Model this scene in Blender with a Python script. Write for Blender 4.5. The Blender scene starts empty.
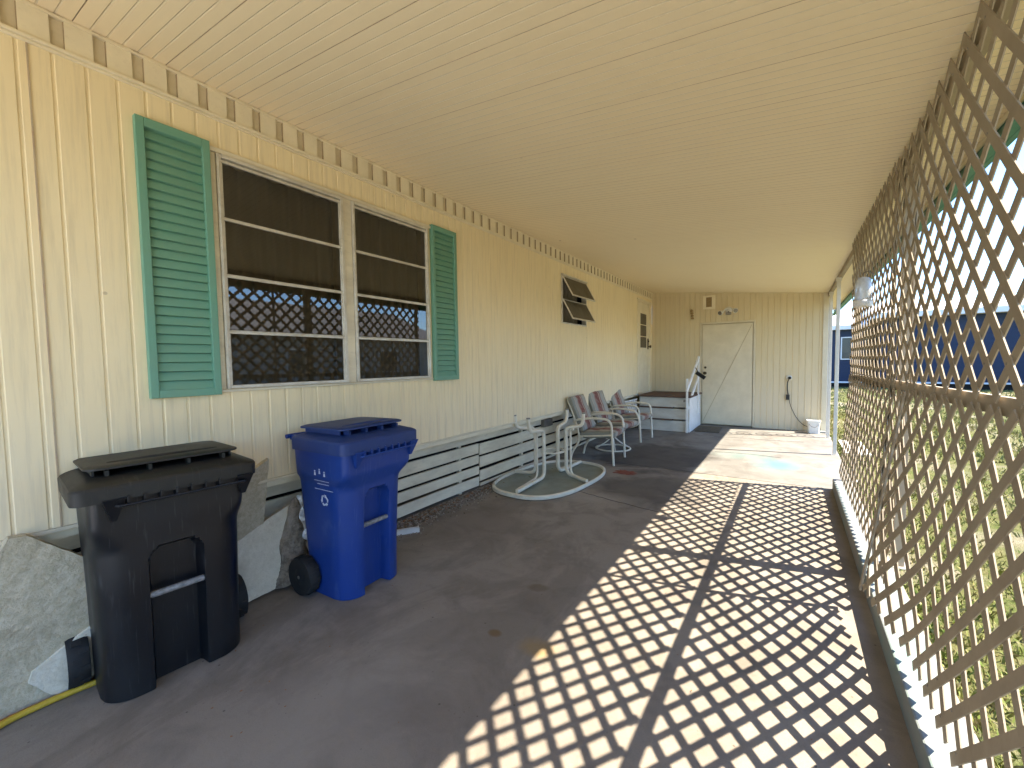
import bpy, bmesh, math, random
import numpy as np
from mathutils import Vector, Matrix
random.seed(7); rng = np.random.default_rng(7)
S = bpy.context.scene
COL = S.collection
R = math.radians

# ------------------------------------------------------------------ camera
H = 1.42
cd = bpy.data.cameras.new('camera'); cam = bpy.data.objects.new('camera', cd); COL.objects.link(cam)
yaw, pitch, roll = .5900, -.05275, -.0145
fw = Vector((-math.sin(yaw)*math.cos(pitch), math.cos(yaw)*math.cos(pitch), math.sin(pitch)))
r0 = fw.cross(Vector((0, 0, 1))).normalized(); u0 = r0.cross(fw)
rr = r0*math.cos(roll) + u0*math.sin(roll); uu = -r0*math.sin(roll) + u0*math.cos(roll)
cam.matrix_world = Matrix((( rr.x, uu.x, -fw.x, 0), (rr.y, uu.y, -fw.y, 0), (rr.z, uu.z, -fw.z, H), (0, 0, 0, 1)))
cd.sensor_width = 36; cd.lens = 417.1/1024*36; cd.clip_start = .05; cd.clip_end = 2000
S.camera = cam

# ------------------------------------------------------------------ light
W = bpy.data.worlds.new('World'); S.world = W; W.use_nodes = True
nt = W.node_tree; bg = nt.nodes['Background']; sky = nt.nodes.new('ShaderNodeTexSky')
SUN = Vector((.765, .19, 1)).normalized()
sky.sky_type = 'NISHITA'; sky.sun_disc = False; sky.sun_elevation = math.asin(SUN.z)
sky.sun_rotation = math.atan2(SUN.x, SUN.y); sky.ozone_density = 3.5; sky.dust_density = .15; sky.altitude = 0
tint = nt.nodes.new('ShaderNodeMix'); tint.data_type = 'RGBA'; tint.blend_type = 'MULTIPLY'; tint.inputs[0].default_value = 1
tint.inputs[7].default_value = (.70, .84, 1, 1); nt.links.new(sky.outputs[0], tint.inputs[6])
nt.links.new(tint.outputs[2], bg.inputs[0]); bg.inputs[1].default_value = .083
sl = bpy.data.lights.new('sun', 'SUN'); sun = bpy.data.objects.new('sun', sl); COL.objects.link(sun)
sl.energy = 2.8; sl.angle = R(.5); sl.color = (1, .91, .77)
sun.rotation_euler = (-SUN).to_track_quat('-Z', 'Y').to_euler()
S.view_settings.view_transform = 'Standard'; S.view_settings.look = 'None'
S.view_settings.exposure = 3.0; S.view_settings.gamma = 1
S.render.engine = 'CYCLES'; S.cycles.max_bounces = 12; S.cycles.diffuse_bounces = 8; S.cycles.use_denoising = True
S.cycles.transparent_max_bounces = 12

# ------------------------------------------------------------------ materials
class NM:
    def __init__(s, name):
        s.m = bpy.data.materials.new(name); s.m.use_nodes = True; s.t = s.m.node_tree
        s.b = s.t.nodes['Principled BSDF']; s.o = s.t.nodes['Material Output']
    def n(s, typ, **kw):
        x = s.t.nodes.new('ShaderNode'+typ)
        for k, v in kw.items(): setattr(x, k, v)
        return x
    def l(s, a, b): s.t.links.new(a, b)
    def coord(s, scale=(1, 1, 1), loc=(0, 0, 0), kind='Object'):
        c = s.n('TexCoord'); m = s.n('Mapping'); s.l(c.outputs[kind], m.inputs[0])
        m.inputs['Scale'].default_value = scale; m.inputs['Location'].default_value = loc
        return m.outputs[0]
    def noise(s, scale, detail=5, rough=.55, vec=None, dist=0):
        x = s.n('TexNoise'); x.inputs['Scale'].default_value = scale; x.inputs['Detail'].default_value = detail
        x.inputs['Roughness'].default_value = rough; x.inputs['Distortion'].default_value = dist
        if vec is not None: s.l(vec, x.inputs['Vector'])
        return x.outputs['Fac']
    def ramp(s, fac, stops, interp='LINEAR'):
        x = s.n('ValToRGB'); s.l(fac, x.inputs[0]); e = x.color_ramp; e.interpolation = interp
        while len(e.elements) < len(stops): e.elements.new(.5)
        for el, (p, c) in zip(e.elements, stops):
            el.position = p; el.color = (c, c, c, 1) if isinstance(c, (int, float)) else (*c, 1)
        return x.outputs[0]
    def mix(s, fac, a, b, mode='MIX'):
        x = s.n('Mix'); x.data_type = 'RGBA'; x.blend_type = mode
        if isinstance(fac, (int, float)): x.inputs[0].default_value = fac
        else: s.l(fac, x.inputs[0])
        for v, i in ((a, 6), (b, 7)):
            if isinstance(v, (tuple, list)): x.inputs[i].default_value = (*v, 1)
            else: s.l(v, x.inputs[i])
        return x.outputs[2]
    def math(s, op, a, b=0.0, c=None):
        x = s.n('Math'); x.operation = op
        for v, i in ((a, 0), (b, 1), (c, 2)):
            if v is None: continue
            if isinstance(v, (int, float)): x.inputs[i].default_value = v
            else: s.l(v, x.inputs[i])
        return x.outputs[0]
    def bump(s, h, strength=.3, dist=.01):
        x = s.n('Bump'); x.inputs['Strength'].default_value = strength; x.inputs['Distance'].default_value = dist
        s.l(h, x.inputs['Height']); s.l(x.outputs[0], s.b.inputs['Normal'])
    def fin(s, col=None, rough=.6, spec=.5, metal=0):
        if col is not None:
            if isinstance(col, (tuple, list)): s.b.inputs['Base Color'].default_value = (*col, 1)
            else: s.l(col, s.b.inputs['Base Color'])
        if isinstance(rough, (int, float)): s.b.inputs['Roughness'].default_value = rough
        else: s.l(rough, s.b.inputs['Roughness'])
        s.b.inputs['Specular IOR Level'].default_value = spec; s.b.inputs['Metallic'].default_value = metal
        return s.m

def worn(name, col, dirt, rough=.5, scale=6, amount=.35, fine=60, spec=.4, metal=0, stretch=(1, 1, 1), bump=.15):
    """painted / plastic surface with blotchy dirt, fine speckle and slight relief"""
    n = NM(name); v = n.coord(stretch)
    a = n.noise(scale, 6, .6, v); b = n.noise(fine, 3, .6, v)
    f = n.ramp(a, [(.38, 0), (.78, 1)])
    c = n.mix(n.math('MULTIPLY', f, amount), col, dirt)
    c = n.mix(n.math('MULTIPLY', n.ramp(b, [(.55, 0), (.8, 1)]), amount*.6), c, dirt)
    if bump: n.bump(b, bump, .002)
    return n.fin(c, n.ramp(a, [(.3, max(rough-.1, .05)), (.8, min(rough+.15, 1))]), spec, metal)

M = {}
CREAM = (.76, .66, .45)
def siding(name='cream_siding', k=1.0):
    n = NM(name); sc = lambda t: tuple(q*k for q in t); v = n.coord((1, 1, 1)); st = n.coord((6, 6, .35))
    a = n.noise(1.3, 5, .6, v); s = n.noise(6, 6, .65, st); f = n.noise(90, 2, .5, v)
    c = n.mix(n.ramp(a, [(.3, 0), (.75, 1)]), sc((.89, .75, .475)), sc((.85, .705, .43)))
    c = n.mix(n.math('MULTIPLY', n.ramp(s, [(.47, 0), (.72, 1)]), .38), c, (.50, .41, .26))
    # dust washed down to the bottom of the sheets
    sep = n.n('SeparateXYZ'); n.l(n.n('TexCoord').outputs['Object'], sep.inputs[0])
    low = n.n('MapRange'); n.l(sep.outputs[2], low.inputs[0])
    low.inputs[1].default_value = 1.3; low.inputs[2].default_value = .6; low.inputs[3].default_value = 0; low.inputs[4].default_value = .35
    c = n.mix(n.math('MULTIPLY', low.outputs[0], n.ramp(s, [(.25, .3), (.6, 1)])), c, (.62, .58, .50))
    vor = n.n('TexVoronoi'); vor.inputs['Scale'].default_value = 3.1; n.l(v, vor.inputs['Vector'])
    c = n.mix(n.math('MULTIPLY', n.ramp(vor.outputs['Distance'], [(.0, 1), (.022, 1), (.03, 0)]), .5), c, (.35, .27, .16))
    n.bump(a, .08, .01)
    return n.fin(c, .5, .35)
M['siding'] = siding(); M['siding_far'] = siding('far_siding', .76)  # same siding in a darker tone for the far wall
M['cream'] = worn('cream_trim', (.84, .745, .53), (.45, .37, .24), .5, 5, .3, 50)
M['cream_far'] = worn('far_cream_paint', (.68, .60, .43), (.42, .35, .23), .55, 4, .4, 50)  # darker cream for the far door, its frame and trim
M['cream_dirty'] = worn('cream_trim_dirty', (.76, .68, .50), (.34, .28, .2), .6, 7, .55, 40, stretch=(1, .3, 1))
def ceiling():
    n = NM('cream_ceiling'); v = n.coord((1, 1, 1)); st = n.coord((.5, 5, 5))
    a = n.noise(.7, 5, .6, v); s = n.noise(4, 5, .6, st)
    c = n.mix(n.ramp(a, [(.3, 0), (.7, 1)]), (.90, .765, .515), (.875, .735, .485))
    c = n.mix(n.math('MULTIPLY', n.ramp(s, [(.5, 0), (.8, 1)]), .07), c, (.5, .42, .28))
    vor = n.n('TexVoronoi'); vor.inputs['Scale'].default_value = 1.6; n.l(v, vor.inputs['Vector'])
    c = n.mix(n.math('MULTIPLY', n.ramp(vor.outputs['Distance'], [(0, 1), (.02, 1), (.03, 0)]), .6), c, (.3, .2, .12))
    n.bump(a, .15, .02)
    return n.fin(c, .55, .3)
M['ceiling'] = ceiling()
M['seam'] = worn('seam_joint', (.50, .41, .27), (.28, .06, .04), .8)  # darker tone along the sheet joints
M['groove'] = worn('ceiling_rib_line', (.70, .60, .41), (.64, .55, .38), .7)
M['green'] = worn('green_shutter_paint', (.15, .34, .24), (.21, .32, .22), .5, 7, .4, 70, bump=.2)
M['green_trim'] = worn('green_fascia_paint', (.03, .16, .11), (.02, .07, .05), .5)
M['groove_dark'] = worn('painted_gap', (.48, .40, .26), (.3, .24, .15), .7)
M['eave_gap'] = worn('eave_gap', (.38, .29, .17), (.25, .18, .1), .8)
M['eave_recess_shade'] = worn('eave_recess_shade', (.70, .60, .41), (.50, .42, .28), .6)  # shade between the raised blocks put into the recess colour
M['alu'] = worn('aged_aluminium', (.72, .68, .58), (.38, .32, .23), .45, 9, .6, 80, metal=.35)
M['alu_dark'] = worn('weathered_metal', (.25, .23, .2), (.12, .1, .08), .5, 9, .5, metal=.5)
M['lattice'] = worn('tan_lattice_paint', (.33, .265, .18), (.2, .15, .1), .6, 5, .4, 60, bump=.25)
M['white'] = worn('white_paint', (.80, .79, .74), (.45, .41, .34), .5, 6, .35)
M['post'] = worn('post_paint', (.66, .62, .54), (.36, .3, .24), .5, 6, .4)
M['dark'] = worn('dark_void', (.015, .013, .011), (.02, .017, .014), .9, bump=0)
M['curtain'] = worn('brown_curtain', (.27, .235, .18), (.20, .17, .125), .9, 3, .5, 120)
M['screen'] = worn('sash_screen', (.13, .11, .07), (.09, .075, .05), .65, 5, .5, 200)
M['tube'] = worn('cream_powder_coat', (.74, .69, .55), (.42, .34, .22), .4, 9, .35)
M['black'] = worn('black_plastic', (.0025, .0032, .0055), (.013, .013, .013), .42, 3, .6, 40, spec=.5, bump=.2)
M['black_lid'] = worn('black_lid_plastic', (.016, .015, .012), (.042, .037, .030), .5, 4, .5, 50, bump=.2)  # lid in a lighter, browner tone than the body
def scratch(mat, col, k):
    t = mat.node_tree; b = t.nodes['Principled BSDF']; lk = b.inputs['Base Color'].links[0].from_socket
    tc = t.nodes.new('ShaderNodeTexCoord'); mp = t.nodes.new('ShaderNodeMapping'); mp.inputs['Scale'].default_value = (9, 55, 4); mp.inputs['Rotation'].default_value = (.12, 0, 0)
    no = t.nodes.new('ShaderNodeTexNoise'); no.inputs['Scale'].default_value = 1.6; no.inputs['Detail'].default_value = 4
    rp = t.nodes.new('ShaderNodeValToRGB'); rp.color_ramp.elements[0].position = .60; rp.color_ramp.elements[1].position = .70
    m1 = t.nodes.new('ShaderNodeMath'); m1.operation = 'MULTIPLY'; m1.inputs[1].default_value = k
    mx = t.nodes.new('ShaderNodeMix'); mx.data_type = 'RGBA'; mx.inputs[7].default_value = (*col, 1)
    t.links.new(tc.outputs['Object'], mp.inputs[0]); t.links.new(mp.outputs[0], no.inputs['Vector']); t.links.new(no.outputs['Fac'], rp.inputs[0]); t.links.new(rp.outputs[0], m1.inputs[0])
    t.links.new(m1.outputs[0], mx.inputs[0]); t.links.new(lk, mx.inputs[6]); t.links.new(mx.outputs[2], b.inputs['Base Color'])
scratch(M['black'], (.05, .05, .05), .5); scratch(M['black_lid'], (.07, .065, .055), .4)
M['blue'] = worn('blue_plastic', (.008, .040, .215), (.03, .06, .19), .42, 5, .35, 40, bump=.2)
M['blue_lid'] = worn('blue_lid_plastic', (.012, .036, .15), (.04, .055, .12), .5, 4, .5, 50, bump=.2)
scratch(M['blue'], (.06, .10, .26), .35)
M['rubber'] = worn('black_rubber', (.012, .012, .012), (.05, .045, .04), .75, 12, .4)
M['scuff'] = worn('scuffed_steel', (.26, .255, .25), (.05, .05, .05), .5, 40, .9, 90)
M['decal'] = worn('white_imprint', (.62, .66, .74), (.2, .25, .4), .6, 40, .6)
M['brass'] = worn('dark_bronze', (.10, .075, .04), (.05, .04, .03), .4, 9, .5, metal=.7)
M['tan_grille'] = worn('tan_grille', (.34, .23, .10), (.2, .14, .06), .7, 30, .5)
M['concrete_white'] = worn('painted_kerb', (.22, .212, .2), (.12, .28, .25), .8, 5, .55, 30, stretch=(1, .4, 1), bump=.4)
M['yellow'] = worn('yellow_hose', (.55, .36, .03), (.3, .2, .03), .5)
M['orange'] = worn('orange_cord', (.45, .17, .03), (.2, .1, .03), .5)
M['navy'] = worn('navy_siding', (.011, .023, .06), (.02, .035, .07), .6, .5, .4, 30)
M['roofwhite'] = worn('white_metal_roof', (.72, .72, .72), (.5, .48, .44), .5, 1, .4)
M['shingle'] = worn('grey_shingle', (.26, .24, .22), (.17, .16, .15), .85, 2, .6, 20)
M['beige_house'] = worn('taupe_house_wall', (.5, .46, .4), (.4, .36, .3), .8, 1, .4)
M['red_carpet'] = worn('worn_red_paint', (.10, .055, .04), (.15, .11, .08), .8, 9, .6)
M['stepwhite'] = worn('step_white_paint', (.62, .60, .53), (.33, .28, .21), .6, 8, .5, stretch=(.4, .4, 1))
M['mat'] = worn('doormat_fibre', (.13, .105, .07), (.06, .05, .035), .95, 20, .7, 200, bump=.6)
M['glassgrey'] = worn('frosted_table_top', (.22, .24, .19), (.16, .15, .11), .35, 4, .6, 60)
M['leaf'] = worn('dry_leaf', (.28, .14, .06), (.14, .07, .03), .8, 20, .6)
M['rust'] = worn('rusty_cloth', (.22, .06, .035), (.12, .06, .04), .9, 20, .6)
M['foil'] = worn('crumpled_foil', (.6, .58, .55), (.2, .17, .14), .4, 30, .8, 60, metal=.6, bump=.8)

def foam(name, c1, c2, c3, bs=.8):
    n = NM(name); v = n.coord((1, 1, 1))
    a = n.noise(30, 5, .6, v, .1); b = n.noise(110, 4, .7, v); d = n.noise(4, 6, .65, v, .2)
    c = n.mix(n.ramp(a, [(.40, 0), (.62, 1)]), c1, c2)
    c = n.mix(n.math('MULTIPLY', n.ramp(d, [(.52, 0), (.68, 1)]), .8), c, c3)
    c = n.mix(n.math('MULTIPLY', n.ramp(b, [(.5, 0), (.65, 1)]), .35), c, c3)
    n.bump(n.math('ADD', n.math('MULTIPLY', a, 1.6), n.math('MULTIPLY', b, .6)), bs, .007)
    return n.fin(c, .9, .15)
M['foam'] = foam('weathered_foam', (.58, .51, .37), (.47, .41, .28), (.31, .26, .17), .75)
M['foam_white'] = foam('white_foam', (.74, .68, .54), (.68, .62, .48), (.50, .44, .32), .35)
M['wool'] = foam('brown_insulation', (.30, .25, .19), (.15, .12, .09), (.4, .36, .3))

def concrete(name, base, dark, light, stains=True):
    n = NM(name); v = n.coord((1, 1, 1), kind='Object')
    a = n.noise(.9, 8, .6, v, .5); b = n.noise(35, 6, .7, v); g = n.noise(220, 3, .7, v); w = n.noise(3.2, 6, .6, v, .6)
    c = n.mix(n.ramp(a, [(.3, 0), (.7, 1)]), base, light)
    c = n.mix(n.math('MULTIPLY', n.ramp(w, [(.46, 0), (.62, 1)]), .42), c, dark)
    st2 = n.noise(1.1, 8, .7, n.coord((1, .45, 1)), 1.4)
    c = n.mix(n.math('MULTIPLY', n.ramp(st2, [(.5, 0), (.58, 1)]), .38), c, dark)
    c = n.mix(n.math('MULTIPLY', n.ramp(b, [(.5, 0), (.75, 1)]), .22), c, dark)
    c = n.mix(n.math('MULTIPLY', n.ramp(g, [(.35, 1), (.5, 0)]), .30), c, dark)
    if stains:
        def blob(cx, cy, rx, ry, amp, col, lo=.75, hi=1.0, fac=.8, ns=2.2, rot=0):
            nonlocal c
            tc = n.n('TexCoord'); mp = n.n('Mapping'); mp.vector_type = 'TEXTURE'
            n.l(tc.outputs['Object'], mp.inputs[0])
            mp.inputs['Location'].default_value = (cx, cy, 0); mp.inputs['Scale'].default_value = (rx, ry, 1); mp.inputs['Rotation'].default_value = (0, 0, rot)
            ln = n.n('VectorMath'); ln.operation = 'LENGTH'; n.l(mp.outputs[0], ln.inputs[0])
            nn = n.noise(ns, 7, .65, v, .7)
            d = n.math('ADD', ln.outputs['Value'], n.math('MULTIPLY', n.math('SUBTRACT', nn, .5), amp))
            c = n.mix(n.math('MULTIPLY', n.ramp(d, [(lo, 1), (hi, 0)]), fac), c, col)
        blob(-1.55, 6.3, .95, 1.25, 1.6, (.062, .054, .046), .6, .9, .85, 1.6)       # damp dark stain in the middle
        blob(-1.25, 4.6, .7, .85, 1.6, (.075, .066, .056), .45, .9, .75, 2)
        blob(-1.9, 4.0, .9, .22, 1.5, (.38, .34, .28), .3, 1.0, .45, 2.5, .2)
        blob(-2.3, 2.9, .5, .7, 1.5, (.15, .12, .095), .3, 1.1, .55, 2)
        blob(-1.2, 1.1, 1.3, .35, 1.6, (.17, .14, .115), .2, 1.1, .4, 2, .6)
        blob(-1.55, .9, .5, .9, 1.5, (.36, .33, .29), .2, 1.1, .3, 2)
        blob(-1.72, 5.12, .17, .13, .5, (.20, .055, .035), .6, .95, .75, 9)          # rust spot
        blob(-1.3, 2.2, .08, .05, .5, (.12, .08, .04), .6, 1, .6, 12, .4)
        blob(-1.27, 1.7, .045, .035, .4, (.16, .095, .035), .6, 1, .8, 12)
        blob(-1.02, 1.72, .12, .09, .9, (.3, .19, .06), .3, 1, .6, 12)
        blob(-.12, 6.5, .32, .55, 1.3, (.07, .22, .23), .1, 1.15, .7, 2.5)           # spilt teal paint
        blob(-.55, 6.9, .5, .4, 1.4, (.12, .20, .18), .1, 1.1, .5, 3)
        blob(-.1, 8.9, .9, .35, 1.4, (.2, .145, .1), .1, 1.1, .35, 3)
    vo = n.n('TexVoronoi'); vo.inputs['Scale'].default_value = 26; n.l(v, vo.inputs['Vector'])
    c = n.mix(n.math('MULTIPLY', n.ramp(vo.outputs['Distance'], [(0, 1), (.07, 1), (.11, 0)]), n.ramp(n.noise(5, 3, .5, v), [(.5, 0), (.62, .6)])), c, dark)
    v2 = n.n('TexVoronoi'); v2.inputs['Scale'].default_value = 9; n.l(v, v2.inputs['Vector'])
    c = n.mix(n.math('MULTIPLY', n.ramp(v2.outputs['Distance'], [(0, 1), (.035, 1), (.05, 0)]), .7), c, tuple(q*.45 for q in dark))
    n.bump(n.math('ADD', b, n.math('MULTIPLY', g, .6)), .3, .004)
    return n.fin(c, n.ramp(w, [(.3, .65), (.8, .9)]), .35)
M['concrete'] = concrete('carport_concrete', (.24, .202, .158), (.132, .106, .079), (.28, .24, .192))
M['concrete_far'] = concrete('far_slab_concrete', (.185, .175, .153), (.10, .088, .072), (.215, .203, .18))
M['path'] = concrete('path_concrete', (.68, .64, .57), (.5, .46, .4), (.74, .7, .64), False)
M['crack'] = worn('joint_filler', (.05, .042, .035), (.1, .085, .07), .9)

def lawn():
    n = NM('lawn_soil'); v = n.coord((1, 1, 1)); a = n.noise(.7, 7, .6, v, .4); b = n.noise(9, 6, .7, v); g = n.noise(80, 4, .7, v)
    c = n.mix(n.ramp(b, [(.35, 0), (.65, 1)]), (.08, .105, .022), (.17, .15, .065))
    c = n.mix(n.ramp(a, [(.48, 0), (.6, 1)]), c, (.27, .235, .165))
    c = n.mix(n.math('MULTIPLY', n.ramp(g, [(.3, 1), (.55, 0)]), .6), c, (.07, .08, .03))
    n.bump(n.math('ADD', b, g), .8, .03)
    return n.fin(c, .95, .1)
M['lawn'] = lawn()
def bladem():
    n = NM('grass_blade'); v = n.coord((1, 1, 1)); a = n.noise(2.2, 4, .6, v); b = n.noise(40, 2, .6, v)
    c = n.mix(n.ramp(a, [(.35, 0), (.65, 1)]), (.08, .14, .018), (.20, .185, .05))
    c = n.mix(n.ramp(b, [(.45, 0), (.6, 1)]), c, (.27, .23, .11))
    return n.fin(c, .7, .2)
M['blade'] = bladem()
M['bush'] = worn('shrub_leaf', (.018, .04, .016), (.05, .08, .03), .6, 9, .7, 40)
M['bark'] = worn('shrub_bark', (.09, .065, .045), (.05, .04, .03), .9)
def gravel():
    n = NM('gravel_stone'); v = n.coord((1, 1, 1)); a = n.noise(45, 2, .5, v); 
    return n.fin(n.ramp(a, [(.3, (.10, .075, .05)), (.5, (.24, .2, .15)), (.62, (.42, .38, .32)), (.75, (.2, .1, .06))]), .85, .3)
M['gravel'] = gravel()
def cushion():
    n = NM('striped_cushion'); tc = n.n('TexCoord'); sep = n.n('SeparateXYZ'); n.l(tc.outputs['Object'], sep.inputs[0])
    f = n.math('FRACT', n.math('MULTIPLY', n.math('ADD', sep.outputs[1], .29), 1/.58))
    g1, g2, rd, pk, cr = (.25, .25, .21), (.33, .33, .28), (.20, .075, .06), (.28, .16, .125), (.42, .36, .28)
    st = n.ramp(f, [(0, g1), (.13, cr), (.17, g2), (.30, pk), (.36, rd), (.56, cr), (.59, pk), (.66, g2), (.80, cr), (.84, g1), (.93, pk)], 'CONSTANT')
    w = n.noise(14, 5, .6, n.coord((1, 1, 1)))
    c = n.mix(n.math('MULTIPLY', n.ramp(w, [(.45, 0), (.7, 1)]), .45), st, (.36, .32, .25))
    n.bump(n.noise(500, 2, .5, n.coord()), .3, .001)
    return n.fin(c, .9, .15)
M['cushion'] = cushion()
def glass(name='window_glass', tint=(.62, .58, .5), ior=1.72, rough=.01):
    n = NM(name); tr = n.n('BsdfTransparent'); gl = n.n('BsdfGlossy'); fr = n.n('Fresnel'); mx = n.n('MixShader')
    tr.inputs[0].default_value = (*tint, 1); gl.inputs[0].default_value = (.95, .97, 1, 1); gl.inputs['Roughness'].default_value = rough
    fr.inputs[0].default_value = ior
    bp = n.n('Bump'); bp.inputs['Strength'].default_value = .012; bp.inputs['Distance'].default_value = .02
    n.l(n.noise(2.5, 2, .5, n.coord()), bp.inputs['Height']); n.l(bp.outputs[0], gl.inputs['Normal'])
    n.l(fr.outputs[0], mx.inputs[0]); n.l(tr.outputs[0], mx.inputs[1]); n.l(gl.outputs[0], mx.inputs[2]); n.l(mx.outputs[0], n.o.inputs[0])
    return n.m
M['glass'] = glass(); M['dark_glass'] = worn('dark_glazing', (.03, .035, .04), (.05, .05, .05), .08, bump=0)

# ------------------------------------------------------------------ mesh helpers
def world_loc(o):
    v = Vector((0, 0, 0))
    while o is not None: v += o.location; o = o.parent
    return v
class G:
    def __init__(s): s.v = []; s.f = []; s.mi = []
    def add(s, vs, fs, mi=0):
        b = len(s.v); s.v += [tuple(p) for p in vs]; s.f += [tuple(i+b for i in f) for f in fs]; s.mi += [mi]*len(fs); return s
    def box(s, x0, x1, y0, y1, z0, z1, mi=0, mat=None):
        vs = [Vector((x, y, z)) for z in (z0, z1) for y in (y0, y1) for x in (x0, x1)]
        if mat is not None: vs = [mat @ p for p in vs]
        return s.add(vs, [(0, 2, 3, 1), (4, 5, 7, 6), (0, 1, 5, 4), (2, 6, 7, 3), (0, 4, 6, 2), (1, 3, 7, 5)], mi)
    def bar(s, a, b, w, h, up=(0, 0, 1), mi=0):
        a, b = Vector(a), Vector(b); d = (b-a); L = d.length; d.normalize(); up = Vector(up)
        x = d.cross(up).normalized(); z = x.cross(d)
        m = Matrix(((x.x, d.x, z.x, a.x), (x.y, d.y, z.y, a.y), (x.z, d.z, z.z, a.z), (0, 0, 0, 1)))
        return s.box(-w/2, w/2, 0, L, -h/2, h/2, mi, m)
    def tube(s, pts, r, n=10, closed=False, smooth=True, mi=0, flat=1.0):
        P = [Vector(p) for p in pts]
        if smooth: P = spline(P, closed)
        N = len(P); rings = []; prev = None
        for i, p in enumerate(P):
            if closed: t = P[(i+1) % N]-P[i-1]
            else: t = P[min(i+1, N-1)]-P[max(i-1, 0)]
            t.normalize()
            if prev is None:
                a = Vector((0, 0, 1)) if abs(t.z) < .9 else Vector((1, 0, 0)); u = t.cross(a).normalized()
            else: u = (prev - t*prev.dot(t)).normalized()
            prev = u; w = t.cross(u); rad = r(i/(N-1)) if callable(r) else r
            rings.append([p+(u*math.cos(k*2*math.pi/n)+w*flat*math.sin(k*2*math.pi/n))*rad for k in range(n)])
        vs = [q for rg in rings for q in rg]; fs = []
        for i in range(N if closed else N-1):
            j = (i+1) % N
            for k in range(n): fs.append((i*n+k, i*n+(k+1) % n, j*n+(k+1) % n, j*n+k))
        if not closed: fs += [tuple(range(n-1, -1, -1)), tuple((N-1)*n+k for k in range(n))]
        return s.add(vs, fs, mi)
    def cyl(s, a, b, r, n=16, mi=0, r2=None):
        a, b = Vector(a), Vector(b); rb = r if r2 is None else r2
        return s.tube([a, b], (lambda t: r+(rb-r)*t), n, smooth=False, mi=mi)
    def lathe(s, prof, c, n=24, mi=0, axis='z'):
        c = Vector(c); vs = []
        for (r, h) in prof:
            for k in range(n):
                a = 2*math.pi*k/n; ca, sa = r*math.cos(a), r*math.sin(a)
                vs.append(c+(Vector((ca, sa, h)) if axis == 'z' else Vector((ca, h, sa)) if axis == 'y' else Vector((h, ca, sa))))
        fs = [(i*n+k, i*n+(k+1) % n, (i+1)*n+(k+1) % n, (i+1)*n+k) for i in range(len(prof)-1) for k in range(n)]
        fs += [tuple(range(n)), tuple((len(prof)-1)*n+k for k in range(n))]
        return s.add(vs, fs, mi)
    def prism(s, poly, f, mi=0):
        """poly: 2-D outline; f(p, side) -> 3-D point for side 0/1"""
        n = len(poly); vs = [f(p, 0) for p in poly]+[f(p, 1) for p in poly]
        fs = [tuple(range(n-1, -1, -1)), tuple(range(n, 2*n))]+[(i, (i+1) % n, n+(i+1) % n, n+i) for i in range(n)]
        return s.add(vs, fs, mi)
    def build(s, name, mat, parent=None, world=True, smooth=None, bevel=0, seg=2, recalc=True, **tags):
        off = world_loc(parent) if (parent is not None and world) else Vector((0, 0, 0))
        me = bpy.data.meshes.new(name); me.from_pydata([Vector(p)-off for p in s.v], [], s.f)
        for m in (mat if isinstance(mat, (list, tuple)) else [mat]): me.materials.append(M[m] if isinstance(m, str) else m)
        if any(s.mi): me.polygons.foreach_set('material_index', s.mi)
        bm = bmesh.new(); bm.from_mesh(me); bmesh.ops.recalc_face_normals(bm, faces=bm.faces if recalc else [])
        bm.to_mesh(me); bm.free()
        if smooth is not None:
            me.polygons.foreach_set('use_smooth', [True]*len(me.polygons)); me.set_sharp_from_angle(angle=R(smooth))
        o = bpy.data.objects.new(name, me); COL.objects.link(o); o.parent = parent
        if bevel:
            b = o.modifiers.new('edges', 'BEVEL'); b.width = bevel; b.segments = seg; b.limit_method = 'ANGLE'; b.angle_limit = R(40)
        tag(o, **tags); return o
def spline(P, closed=False, k=6):
    out = []; N = len(P)
    for i in range(N if closed else N-1):
        p1, p2 = P[i], P[(i+1) % N]
        p0 = P[i-1] if (closed or i > 0) else p1*2-p2
        p3 = P[(i+2) % N] if (closed or i < N-2) else p2*2-p1
        for j in range(k):
            t = j/k
            out.append(.5*((2*p1)+(p2-p0)*t+(2*p0-5*p1+4*p2-p3)*t*t+(3*p1-p0-3*p2+p3)*t**3))
    if not closed: out.append(P[-1])
    return out
def rounded(P, r=.06, k=5):
    """polyline with filleted corners"""
    P = [Vector(p) for p in P]; out = [P[0]]
    for a, b, c in zip(P, P[1:], P[2:]):
        d1, d2 = (a-b), (c-b); q = min(r, d1.length*.49, d2.length*.49)
        s0, s1 = b+d1.normalized()*q, b+d2.normalized()*q
        out += [s0*(1-t)**2+b*2*t*(1-t)+s1*t*t for t in [i/k for i in range(k+1)]]
    return out+[P[-1]]
def tag(o, label=None, category=None, group=None, kind=None):
    for k, v in (('label', label), ('category', category), ('group', group), ('kind', kind)):
        if v: o[k] = v
    return o
def thing(name, loc, rz=0, **tags):
    o = bpy.data.objects.new(name, None); COL.objects.link(o); o.location = loc; o.rotation_euler = (0, 0, rz); o.empty_display_size = .2
    return tag(o, **tags)
def copy_tree(root, loc, rz, **tags):
    def cp(o, par):
        c = o.copy(); COL.objects.link(c); c.parent = par
        for ch in list(o.children): cp(ch, c)
        return c
    r = cp(root, None); r.location = loc; r.rotation_euler = (0, 0, rz); tag(r, **tags); return r

WX, FY = -2.68, 9.82
CZ = lambda x: 2.954-.102*(x-WX)          # height of the carport ceiling

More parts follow.
